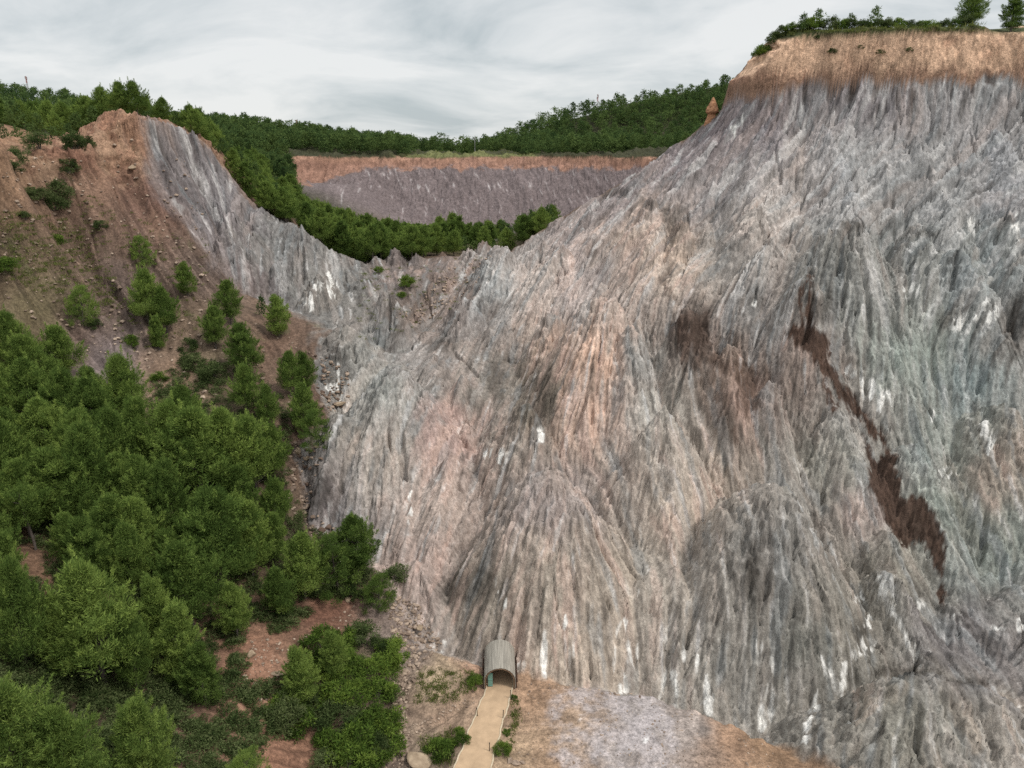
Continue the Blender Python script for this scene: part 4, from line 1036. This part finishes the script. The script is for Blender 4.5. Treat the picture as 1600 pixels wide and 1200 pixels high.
# ------------------------------------------------------------------ small plants
def thing(name, label, cat, loc, rz=0.0, sc=1.0, group=None):
    e = bpy.data.objects.new(name, None); S.collection.objects.link(e); e.empty_display_size = .3
    e.location = loc; e.rotation_euler[2] = rz; e.scale = (sc, sc, sc) if not isinstance(sc, tuple) else sc
    return tag(e, label, cat, group)
BUSH, BUSHG = [], []
for i in range(4):
    st_, fo_ = bush(700 + i, 34, 90, .085, .03); BUSH.append((st_.mesh('stems', True, [M_BARK]), fo_.mesh('foliage', False, [M_SHRUB])))
    st_, fo_ = bush(750 + i, 26, 80, .085, .03); BUSHG.append((st_.mesh('stems', True, [M_BARK]), fo_.mesh('foliage', False, [M_GREY])))
rngs = np.random.default_rng(21)
def shrub(px, py, wpx, kind, label, group, y=None):
    if y is None: x, yy, z = hit(px, py)
    else:
        yy = y; x = (px - 800) / F * y / (CT + (600 - py) / F * ST); z = float(ground(x, y))
    wdt = wpx / F * math.hypot(x, yy, z - CAMZ)
    e = thing('shrub', label, 'shrub', (x, yy, z - .05), rngs.uniform(0, 6.28), (wdt, wdt * rngs.uniform(.85, 1.15), wdt * rngs.uniform(.75, 1.0)), group)
    pr = (BUSH if kind == 'g' else BUSHG)[int(rngs.integers(4))]
    link('stems', pr[0], e); link('foliage', pr[1], e)
BANK = [(500,1010),(536,1000),(566,1000),(592,1012),(480,1050),(516,1046),(548,1040),(580,1046),(606,1050),(460,1092),(492,1090),(526,1084),(560,1084),(590,1086),(612,1092),(446,1130),(478,1130),(510,1124),(545,1126),(576,1126),(602,1134),(520,1165),(556,1168),(586,1170),(545,1196),(575,1200),(600,1170),(438,1105),(610,1020),(505,1195)]
for (px, py) in BANK:
    shrub(px, py + 8, rngs.uniform(34, 60), 'g' if rngs.random() < .68 else 'y', 'leafy green shrub in the thicket on the bank beside the stream bed', 'shrubs of the stream bank thicket')
LONE = [(8,425,34,'g','bright shrub on the grassy bank at the left frame edge'),(94,382,22,'g','small shrub high on the brown slope below the crest'),(156,357,20,'y','tiny dull shrub in the upper middle of the brown slope'),(40,348,16,'y','small dull tuft like shrub near the left cliff block'),
 (205,540,26,'g','yellowish shrub at the tip of the wood on the brown slope'),(298,548,30,'y','dark shrub below the red gully shoulder'),(150,515,20,'y','low shrub under the round lone pine'),(330,595,46,'y','broad dull shrub in the thicket centre'),(300,575,40,'y','dull shrub left of the broad thicket shrub'),
 (636,448,26,'g','green shrub in the brown gully between the two salt slopes'),(628,466,16,'g','little shrub just below the gully shrub'),(592,426,14,'g','tiny shrub at the head of the brown gully'),(250,595,24,'g','yellow green shrub left of the stony scar'),
 (742,1070,26,'g','dark green shrub against the left side of the tunnel entrance'),(803,1092,10,'g','small shrub by the first stake right of the path'),(792,1146,12,'g','small shrub at the right edge of the path'),(785,1178,24,'g','wide shrub beside the right edge of the path near the bottom'),
 (700,1182,40,'g','broad green shrub left of the path near the bottom edge'),(680,1172,28,'g','green shrub on the left end of the broad pathside shrub'),(722,1160,22,'g','rounded shrub just above the broad pathside shrub'),(718,1146,16,'g','small shrub at the left path edge'),
 (620,905,40,'y','dull shrub overhanging the top of the stream bed'),(500,935,34,'y','dark shrub above the red earth scar'),(545,935,30,'y','second dark shrub above the red earth scar')]
for (px, py, wpx, k, lb) in LONE: shrub(px, py, wpx, k, lb, None)
for i, px in enumerate(list(range(1196, 1262, 13)) + list(range(1268, 1510, 15))):
    yy = np.interp(px, [1196, 1260, 1510], [167.5, 164.5, 160.5])
    shrub(px, 45, rngs.uniform(15, 27), 'y' if i % 3 else 'g', 'low dark shrub in the fringe along the mountain cliff top', 'shrubs fringing the cliff top', y=yy)
for i, (px, yy) in enumerate([(8,132),(26,134),(44,136),(62,139),(80,142),(96,146),(112,150),(126,153),(18,138),(56,144)]):
    shrub(px, 205, rngs.uniform(24, 40), 'y', 'dark low shrub above the broken left cliff edge', 'shrubs above the left cliff', y=yy)
for i, (px, py) in enumerate([(1275,72),(1300,84),(1345,76),(1375,92),(1420,80)]):
    shrub(px, py, rngs.uniform(7, 12), 'y', 'small dusty shrub clinging to the orange cap cliff', 'shrubs on the orange cap cliff')

# undergrowth of the wood, grass: uncountable cover
def lite_bush(seed, n=26, m=12):
    st_, fo_ = bush(seed, n, m, .13, .06); return np.concatenate(fo_.v), np.concatenate(fo_.q[3]), np.concatenate(fo_.t)
LB = [lite_bush(800 + i) for i in range(5)]
ua = Acc(); UG = [(-10,640),(150,640),(300,560),(420,590),(470,700),(470,820),(580,880),(600,930),(520,950),(420,1000),(470,1090),(420,1210),(-10,1210)]
BARE = [[(385,1010),(440,1005),(452,1040),(402,1075)],[(480,940),(550,940),(545,968),(490,970)],[(10,860),(70,860),(70,910),(10,910)],[(410,1165),(500,1165),(500,1210),(410,1210)],[(450,690),(500,690),(500,780),(450,780)]]
cnt = 0
while cnt < 2300:
    px, py = rngs.uniform(-10, 600), rngs.uniform(560, 1215)
    if poly_sd_pt(UG, px, py) < 0 or any(poly_sd_pt(b_, px, py) > -4 for b_ in BARE): continue
    x, y, z = hit(px, py); v, t_, tn = LB[int(rngs.integers(5))]; s_ = rngs.uniform(.8, 2.4); a = rngs.uniform(0, 6.28)
    ua.add(np.stack([(v[:, 0] * math.cos(a) - v[:, 1] * math.sin(a)) * s_ + x, (v[:, 0] * math.sin(a) + v[:, 1] * math.cos(a)) * s_ + y, v[:, 2] * s_ * .8 + z - .05], 1), t_, tn + rngs.normal() * .2); cnt += 1
u_ = link('undergrowth', ua.mesh('undergrowth', False, [M_GREY])); u_['kind'] = 'stuff'; u_['label'] = 'tangled dull green undergrowth below the pines'
ga = Acc()
def grass_at(x, y, z, s_, n):
    p = np.array([x, y, z]) + np.concatenate([rngs.normal(size=(n, 2)) * s_ * .8, np.zeros((n, 1))], 1)
    ax = np.concatenate([rngs.normal(size=(n, 2)) * .45, np.ones((n, 1))], 1); sd = np.concatenate([rngs.normal(size=(n, 2)), np.zeros((n, 1))], 1); sd /= np.linalg.norm(sd, axis=1)[:, None]
    l = s_ * rngs.uniform(.5, 1.2, (n, 1)); w_ = .035 + .03 * rngs.random((n, 1))
    ga.add(np.stack([p - sd * w_, p + sd * w_, p + ax * l], 1).reshape(-1, 3), np.arange(n * 3).reshape(-1, 3), np.repeat(.45 + rngs.normal(size=n) * .2, 3))
GR = [([(655,1045),(740,1050),(745,1075),(700,1100),(650,1100)], 130, .30),([(660,1150),(712,1140),(706,1195),(655,1195)], 60, .35),([(800,1100),(815,1090),(810,1130),(795,1180)], 36, .25),([(0,330),(120,350),(200,480),(100,480),(0,430)], 380, .5),([(130,300),(330,380),(350,500),(200,560),(120,440)], 200, .45),([(1180,62),(1260,45),(1540,40),(1540,52),(1250,56)], 160, .6),([(560,420),(760,400),(700,500),(560,540)], 90, .4)]
for poly, n, s_ in GR:
    xs_ = [p[0] for p in poly]; ys_ = [p[1] for p in poly]; c_ = 0
    for t in range(n * 4):
        px, py = rngs.uniform(min(xs_), max(xs_)), rngs.uniform(min(ys_), max(ys_))
        if poly_sd_pt(poly, px, py) < 0: continue
        x, y, z = hit(px, py); grass_at(x, y, z, s_ * rngs.uniform(.5, 1.3), int(rngs.integers(14, 34))); c_ += 1
        if c_ >= n: break
for t in range(500):                                                    # meadow strip along the far pit rim
    px = rngs.uniform(640, 840); y = rngs.uniform(347, 380); x = (px - 800) / F * y; grass_at(x, y, float(ground(x, y)), .5, 16)
g_ = link('grass', ga.mesh('grass', False, [M_GRASS])); g_['kind'] = 'stuff'; g_['label'] = 'dry and green grass tufts on the earth banks'

# ------------------------------------------------------------------ stones
def rock_mat(name, c0, c1):
    m, t, b = material(name); n = t.nodes.new('ShaderNodeTexNoise'); n.inputs['Scale'].default_value = 3; n.inputs['Detail'].default_value = 6
    oi_ = t.nodes.new('ShaderNodeAttribute'); oi_.attribute_name = 'tone'
    ad = t.nodes.new('ShaderNodeMath'); ad.operation = 'MULTIPLY_ADD'; ad.inputs[1].default_value = .7; t.links.new(oi_.outputs['Fac'], ad.inputs[0]); 
    sb = t.nodes.new('ShaderNodeMath'); sb.operation = 'SUBTRACT'; sb.inputs[1].default_value = .35; t.links.new(n.outputs[0], sb.inputs[0]); t.links.new(sb.outputs[0], ad.inputs[2])
    c = t.nodes.new('ShaderNodeValToRGB'); c.color_ramp.elements[0].color = (*lin(c0), 1); c.color_ramp.elements[1].color = (*lin(c1), 1); c.color_ramp.elements[0].position = .2; c.color_ramp.elements[1].position = .8
    t.links.new(ad.outputs[0], c.inputs[0]); t.links.new(c.outputs[0], b.inputs['Base Color']); 
    bp = t.nodes.new('ShaderNodeBump'); bp.inputs['Distance'].default_value = .08; t.links.new(n.outputs[0], bp.inputs['Height']); t.links.new(bp.outputs[0], b.inputs['Normal'])
    return m
M_STONE = rock_mat('stone', (92, 76, 66), (178, 158, 140)); M_PALE = rock_mat('pale_stone', (120, 102, 84), (182, 162, 138))
_bm = __import__('bmesh')
def ico(sub):
    b_ = _bm.new(); _bm.ops.create_icosphere(b_, subdivisions=sub, radius=1); v = np.array([q.co[:] for q in b_.verts]); f = np.array([[q.index for q in t.verts] for t in b_.faces]); b_.free(); return v, f
ICO1, ICO2 = ico(1), ico(3)
def rock(seed, base, cuts=9):
    r_ = np.random.default_rng(seed); v = base[0].copy() * 1.25
    for k in range(cuts):
        n = r_.normal(size=3); n /= np.linalg.norm(n); d = r_.uniform(.6, .95); q = v @ n; v -= np.maximum(q - d, 0)[:, None] * n
    v *= np.array([r_.uniform(.8, 1.4), r_.uniform(.8, 1.2), r_.uniform(.5, .9)])
    return v + .03 * r_.normal(size=v.shape) * (len(v) < 60)
sa = Acc()
RB = [rock(900 + i, ICO1) for i in range(8)]
def stones(poly, n, s0, s1, pw=2.2):
    xs_ = [p[0] for p in poly]; ys_ = [p[1] for p in poly]; c_ = 0
    for t in range(n * 5):
        px, py = rngs.uniform(min(xs_), max(xs_)), rngs.uniform(min(ys_), max(ys_))
        if poly_sd_pt(poly, px, py) < 0: continue
        x, y, z = hit(px, py)
        if line_dist(PATHC, np.array([x]), np.array([y]))[0] < 2.4: continue
        s_ = s0 + (s1 - s0) * rngs.random() ** pw; a = rngs.uniform(0, 6.28); v = RB[int(rngs.integers(8))]
        sa.add(np.stack([(v[:, 0] * math.cos(a) - v[:, 1] * math.sin(a)) * s_ + x, (v[:, 0] * math.sin(a) + v[:, 1] * math.cos(a)) * s_ + y, v[:, 2] * s_ + z + s_ * .15], 1), ICO1[1], rngs.uniform(.2, .9)); c_ += 1
        if c_ >= n: break
stones([(590,925),(650,945),(690,1010),(665,1035),(640,1080),(635,1140),(640,1200),(590,1200),(605,1120),(615,1060),(620,1010)], 900, .06, .36)
stones([(610,1140),(660,1130),(690,1110),(755,1085),(755,1095),(690,1125),(640,1165)], 160, .05, .18)
stones([(0,260),(200,215),(290,250),(360,480),(520,560),(520,620),(400,640),(280,620),(150,560),(0,470)], 1300, .06, .42, 3.6)
stones([(440,690),(510,690),(480,800),(560,860),(520,880),(450,790)], 240, .08, .5)
stones([(500,560),(545,570),(545,640),(500,650)], 140, .1, .5)
stones([(620,500),(700,420),(770,400),(740,450),(660,510)], 300, .08, .35)
stones([(380,1000),(470,1000),(560,940),(560,985),(440,1100),(380,1090)], 220, .05, .22)
stones([(820,1075),(1000,1092),(1110,1122),(1230,1170),(1240,1200),(800,1200)], 520, .03, .14, 2.5)
stones([(690,1020),(760,1050),(840,1068),(1000,1086),(1000,1092),(840,1075),(690,1030)], 160, .05, .2)
s_o = link('rubble', sa.mesh('rubble', False, [M_STONE])); s_o['kind'] = 'stuff'; s_o['label'] = 'loose stones and rubble on the slopes and stream bed'
for i, (px, py, wpx, lb) in enumerate([(433,1055,15,'pale slab lying on the bare red scar'),(394,1026,12,'upright tan block on the bare red scar'),(543,941,9,'white boulder at the top of the red earth scar'),
    (529,634,17,'flat tan slab at the foot of the salt wall by the gully edge'),(465,706,12,'tan boulder in the gully right of the broad pines'),(478,722,9,'smaller boulder below the tan gully boulder'),(797,1193,9,'grey block, leftmost of three beside the path'),(806,1194,12,'reddish block in the middle of three beside the path'),(817,1193,8,'grey block, rightmost of three beside the path'),
    (657,1189,30,'large pale slab left of the path at the bottom'),(635,1176,12,'reddish boulder in the stream bed near the bottom'),(208,267,11,'pale block on the upper brown slope'),(655,985,10,'tan boulder beside the upper stream bed'),(612,1150,11,'dark grey boulder on the left side of the stream bed')]):
    x, y, z = hit(px, py); r_ = wpx / F * math.hypot(x, y, z - CAMZ) * .5
    v = rock(950 + i, ICO2, 14); me = np_mesh('boulder', v * r_, [ICO2[1]], np.full(len(v), .5), False, [M_PALE if 'pale' in lb or 'white' in lb or 'tan' in lb else M_STONE])
    o = link('boulder', me, None, (x, y, z + r_ * .2)); o.rotation_euler[2] = i * 1.3; o.scale = (1.1, .9, .5) if 'slab' in lb else (1, 1, 1); tag(o, lb, 'boulder')

# ------------------------------------------------------------------ path
def plain(name, c, rough=.85, spec=.2, noise=0.0, scale=4.0, stretch=(1, 1, 1), bump=0.0):
    m, t, b = material(name); b.inputs['Roughness'].default_value = rough; b.inputs['Specular IOR Level'].default_value = spec
    c = lin(c)
    if noise:
        tc = t.nodes.new('ShaderNodeTexCoord'); mp = t.nodes.new('ShaderNodeMapping'); mp.inputs['Scale'].default_value = stretch
        n = t.nodes.new('ShaderNodeTexNoise'); n.inputs['Scale'].default_value = scale; n.inputs['Detail'].default_value = 6; n.inputs['Roughness'].default_value = .65
        r = t.nodes.new('ShaderNodeValToRGB'); r.color_ramp.elements[0].position = .3; r.color_ramp.elements[1].position = .7
        r.color_ramp.elements[0].color = (*np.clip(c * (1 - noise), 0, 1), 1); r.color_ramp.elements[1].color = (*np.clip(c * (1 + noise), 0, 1), 1)
        t.links.new(tc.outputs['Object'], mp.inputs[0]); t.links.new(mp.outputs[0], n.inputs['Vector']); t.links.new(n.outputs[0], r.inputs[0]); t.links.new(r.outputs[0], b.inputs['Base Color'])
        if bump:
            bp = t.nodes.new('ShaderNodeBump'); bp.inputs['Distance'].default_value = bump; t.links.new(n.outputs[0], bp.inputs['Height']); t.links.new(bp.outputs[0], b.inputs['Normal'])
    else: b.inputs['Base Color'].default_value = (*c, 1)
    return m
M_PATH = plain('packed_sand', (178, 152, 124), .95, .1, .16, .9, (1, 1, 1), .03)
M_KERB = plain('pale_edging', (188, 172, 148), .9, .1, .2, 3)
TF = np.array(PZ(781,1077,0)); TD = np.array([-.02, 1.0]); TD /= np.linalg.norm(TD); TN = np.array([TD[1], -TD[0]])
cen = [tuple(TF[:2] + TD * 6.5), tuple(TF[:2])] + [PZ(762,1130,0)[:2], PZ(739,1200,0)[:2], PZ(712,1285,0)[:2], PZ(670,1420,0)[:2]]
hw_ = [1.5, 1.5, 1.6, 1.78, 1.85, 1.85]
tt = np.linspace(0, 5, 120); cx_ = np.interp(tt, range(6), [c[0] for c in cen]); cy_ = np.interp(tt, range(6), [c[1] for c in cen]); hwv = np.interp(tt, range(6), hw_) + .06 * np.sin(tt * 9) + .04 * np.sin(tt * 23)
cx_ = np.convolve(np.pad(cx_, 5, mode='edge'), np.ones(11) / 11, 'valid'); cy_ = np.convolve(np.pad(cy_, 5, mode='edge'), np.ones(11) / 11, 'valid')
tx_, ty_ = np.gradient(cx_), np.gradient(cy_); tl_ = np.hypot(tx_, ty_); nx_, ny_ = ty_ / tl_, -tx_ / tl_
def ribbon(name, o0, o1, z0, z1, mat, kind):
    prof = [(o0, -.25), (o0, z0), ((o0 + o1) / 2, z1), (o1, z0), (o1, -.25)]
    V = np.concatenate([np.stack([cx_ + nx_ * (np.sign(a) * hwv + (a - np.sign(a))), cy_ + ny_ * (np.sign(a) * hwv + (a - np.sign(a))), np.full(len(cx_), zz)], 1) for a, zz in prof])
    n = len(cx_); Q = [(k * n + i, k * n + i + 1, (k + 1) * n + i + 1, (k + 1) * n + i) for k in range(4) for i in range(n - 1)]
    o = link(name, np_mesh(name, V, [np.array(Q)], None, False, [mat])); o['kind'] = kind; return o
ribbon('path', -1.0, 1.0, .10, .13, M_PATH, 'structure')
ribbon('path_edging', -1.16, -1.0, .17, .175, M_KERB, 'structure'); ribbon('path_edging', 1.0, 1.16, .17, .175, M_KERB, 'structure')
M_STAKE = plain('weathered_wood', (92, 80, 68), .9, .1, .4, 8, (1, 1, .3))
M_ROPE = plain('dark_cap', (48, 44, 42), .8, .2)
for (px, py, lb) in [(799,1092,'dark stake nearest the tunnel on the right path edge'),(786,1122,'second stake from the tunnel on the right path edge'),(765,1174,'stake with a dark band low on the right path edge'),(746,1119,'lone stake on the left path edge'),(706,1192,'thin leaning stake at the left path edge near the bottom')]:
    x, y, z = PZ(px, py, .05); e = thing('stake', lb, 'stake', (x, y, z)); e.rotation_euler = (rngs.normal() * .04, rngs.normal() * .06, 0)
    v, q = tube([(0, 0, -.2), (0, 0, .6), (.01, 0, 1.15)], [.055, .05, .045], 8); link('post', np_mesh('post', v, [q], None, True, [M_STAKE]), e)
    v, q = tube([(.01, 0, 1.10), (.01, 0, 1.19), (.01, 0, 1.20)], [.058, .058, .01], 8); link('cap', np_mesh('cap', v, [q], None, False, [M_ROPE]), e)

# ------------------------------------------------------------------ tunnel entrance: a barrel canopy of grey boards
M_BOARD = plain('grey_boards', (150, 144, 134), .85, .15, .4, 1.0, (7, .35, 7), .04)
M_INSIDE = plain('canopy_lining', (118, 98, 78), .9, .1, .25, 2.5)
M_RIM = plain('rim_timber', (128, 104, 84), .85, .15, .25, 6)
M_DARK = plain('dark_timber', (74, 58, 50), .9, .1, .4, 7, (1, 1, .3))
M_TEAL = plain('teal_paint', (112, 150, 138), .6, .3, .12, 5)
M_BACK = plain('tunnel_rock', (128, 104, 82), .95, .1, .4, 1.6, (1, 1, 1), .2)
tun = thing('tunnel_canopy', 'grey barrel vaulted canopy over the tunnel mouth at the foot of the salt wall', 'tunnel entrance', tuple(TF)); tun.rotation_euler[2] = math.atan2(-TD[0], TD[1])
W_, HS_, LEN = 1.82, 1.25, 5.4       # half width, springing height, length
def arch(hw, hs, rise, n=22):
    a = np.linspace(0, math.pi, n); return [(-hw, 0.0)] + [(-hw * math.cos(t), hs + rise * math.sin(t)) for t in a] + [(hw, 0.0)]
def barrel(p_in, p_out, y0, y1, seg_=1):
    n = len(p_in); V = []; 
    for y in (y0, y1): V += [(p[0], y, p[1]) for p in p_in] + [(p[0], y, p[1]) for p in p_out]
    Q = []
    for i in range(n - 1):
        Q += [(i, i + 1, 2 * n + i + 1, 2 * n + i), (n + i + 1, n + i, 3 * n + i, 3 * n + i + 1), (i + 1, i, n + i, n + i + 1), (2 * n + i, 2 * n + i + 1, 3 * n + i + 1, 3 * n + i)]
    return np.array(V, float), np.array(Q)
rise = 1.75
# outer skin: one board after another round the vault, with small gaps
ba = Acc(); prof = arch(W_ + .02, HS_, rise, 34)
for i in range(len(prof) - 1):
    (x0, z0), (x1, z1) = prof[i], prof[i + 1]; L_ = math.hypot(x1 - x0, z1 - z0); nseg = max(1, int(round(L_ / .17)))
    for k in range(nseg):
        a0, a1 = (k + .04) / nseg, (k + .96) / nseg; q0 = (x0 + (x1 - x0) * a0, z0 + (z1 - z0) * a0); q1 = (x0 + (x1 - x0) * a1, z0 + (z1 - z0) * a1)
        nx2, nz2 = -(z1 - z0) / L_, (x1 - x0) / L_; th = .045 + rngs.uniform(0, .025); y0 = rngs.uniform(-.06, .03)
        V = [(q0[0], y0, q0[1]), (q1[0], y0, q1[1]), (q1[0] + nx2 * th, y0, q1[1] + nz2 * th), (q0[0] + nx2 * th, y0, q0[1] + nz2 * th)]; V += [(a, LEN, c) for a, b, c in V]
        ba.add(np.array(V), [(0, 1, 2, 3), (7, 6, 5, 4), (0, 4, 5, 1), (1, 5, 6, 2), (2, 6, 7, 3), (3, 7, 4, 0)])
link('board_vault', ba.mesh('board_vault', False, [M_BOARD]), tun)
v, q = barrel(arch(W_ - .06, HS_ - .02, rise - .05), arch(W_ + .015, HS_, rise - .005), .05, LEN - .15); link('lining', np_mesh('lining', v, [q], None, False, [M_INSIDE]), tun)
v, q = barrel(arch(W_ - .16, HS_ - .04, rise - .12), arch(W_ - .065, HS_ - .02, rise - .055), -.02, .12); link('front_rim', np_mesh('front_rim', v, [q], None, False, [M_RIM]), tun)
def box_mesh(name, lo_, hi_, mat):
    x0, y0, z0 = lo_; x1, y1, z1 = hi_
    V = [(x0,y0,z0),(x1,y0,z0),(x1,y1,z0),(x0,y1,z0),(x0,y0,z1),(x1,y0,z1),(x1,y1,z1),(x0,y1,z1)]
    return np_mesh(name, V, [np.array([(0,3,2,1),(4,5,6,7),(0,1,5,4),(1,2,6,5),(2,3,7,6),(3,0,4,7)])], None, False, [mat])
for sx in (-1, 1):
    for k in range(4):
        link('side_post', box_mesh('side_post', (sx * (W_ + .17) - .07, .15 + k * 1.2, -.2), (sx * (W_ + .17) + .07, .29 + k * 1.2, 1.55 - .0 * k), M_DARK), tun)
    link('side_rail', box_mesh('side_rail', (sx * (W_ + .30) - .045, .1, .9), (sx * (W_ + .30) + .045, LEN, 1.04), M_DARK), tun)
link('end_wall', box_mesh('end_wall', (-1.5, LEN - .1, -.1), (1.5, LEN + .3, 2.2), M_BACK), tun)
gd = link('gate_leaf', box_mesh('gate_leaf', (-1.42, .35, .16), (-.86, .41, 2.05), M_TEAL), tun)
for zz in (.2, 1.1, 1.93): link('cross_bar', box_mesh('cross_bar', (-1.42, .30, zz), (-.86, .345, zz + .08), M_TEAL), gd)

# ------------------------------------------------------------------ hoodoo, masts, pole
def cone_rock(name, h, r0, seed, mat, n=40, m=22):
    V = []; 
    for j in range(n):
        t = j / (n - 1)
        for i in range(m):
            a = 2 * math.pi * i / m; rr = r0 * float(np.interp(t, [0, .42, .50, .60, 1], [.95, .62, 1.0, .92, .10])) * (1 + .18 * math.sin(2 * a + seed) + .12 * math.sin(3 * a + 2 * t + seed))
            V.append([rr * math.cos(a), rr * math.sin(a), h * t])
    V = np.array(V); nz_ = fbm(V[:, 0] * .7 + V[:, 2] * .35, V[:, 1] * .7 + V[:, 2] * .3, seed, 4); V[:, :2] *= (1 + .35 * nz_)[:, None]
    Q = [(j * m + i, j * m + (i + 1) % m, (j + 1) * m + (i + 1) % m, (j + 1) * m + i) for j in range(n - 1) for i in range(m)]
    return np_mesh(name, V, [np.array(Q), np.array([[(n - 1) * m + i for i in range(m)]])], None, False, [mat])
M_TAN = plain('tan_marl', (172, 128, 98), .95, .1, .35, 1.2, (1, 1, 2.5), .3)
x, y, z = hit(1112, 187); hz = max(3.0, top_height(x, y, z, 152))
tag(link('rock_pinnacle', cone_rock('rock_pinnacle', hz + 1.6, 1.75, 5, M_TAN), None, (x, y, z - 1.6)), 'pointed red tan earth pinnacle standing on the mountain ridge against the wooded hill', 'rock pinnacle')
M_MAST = plain('mast_steel', (168, 166, 164), .5, .5); M_RED = plain('mast_red', (160, 96, 88), .6, .3)
def mast(px, top, y, label):
    b = (600 - top) / F; x = (px - 800) / F * y / (CT + b * ST); z = float(ground(x, y)); h = top_height(x, y, z, top)
    e = thing('lattice_mast', label, 'radio mast', (x, y, z))
    for name, h0, h1, mat in (('mast_body', 0, h * .72, M_MAST), ('mast_top', h * .72, h, M_RED)):
        a_ = Acc(); w0, w1 = .55, .22
        wd = lambda t: w0 + (w1 - w0) * t / h
        for k in range(3):
            an = k * 2.094; p0 = (math.cos(an) * wd(h0), math.sin(an) * wd(h0), h0); p1 = (math.cos(an) * wd(h1), math.sin(an) * wd(h1), h1)
            v, q = tube([p0, p1], [.09, .08], 5); a_.add(v, q)
            nn = max(2, int((h1 - h0) / 1.0))
            for i in range(nn):
                za, zb = h0 + (h1 - h0) * i / nn, h0 + (h1 - h0) * (i + 1) / nn; an2 = an + 2.094
                v, q = tube([(math.cos(an) * wd(za), math.sin(an) * wd(za), za), (math.cos(an2) * wd(zb), math.sin(an2) * wd(zb), zb)], [.045, .045], 4); a_.add(v, q)
        link(name, a_.mesh(name, False, [mat]), e)
    for i, (zz, an) in enumerate([(h * .93, .3), (h * .86, 2.4), (h * .95, 4.2)]):
        link('antenna_panel', box_mesh('antenna_panel', (math.cos(an) * .45 - .12, math.sin(an) * .45 - .12, zz - .8), (math.cos(an) * .45 + .12, math.sin(an) * .45 + .12, zz + .5), M_MAST), e)
mast(40, 119, 425, 'lattice radio mast above the dark trees at the far left'); mast(463, 187, 455, 'lattice radio mast on the long low wooded ridge'); mast(934, 147, 432, 'lattice radio mast on the wooded hill right of centre')
y = 384.0; x = (742 - 800) / F * y / 1.05; z = float(ground(x, y)); e = thing('utility_pole', 'pale utility pole at the foot of the wooded hill behind the pit rim', 'utility pole', (x, y, z))
v, q = tube([(0, 0, -.3), (0, 0, 4), (0, 0, 8)], [.2, .18, .14], 8); link('pole', np_mesh('pole', v, [q], None, True, [M_MAST]), e); link('crossarm', box_mesh('crossarm', (-.8, -.06, 7.2), (.8, .06, 7.36), M_STAKE), e)
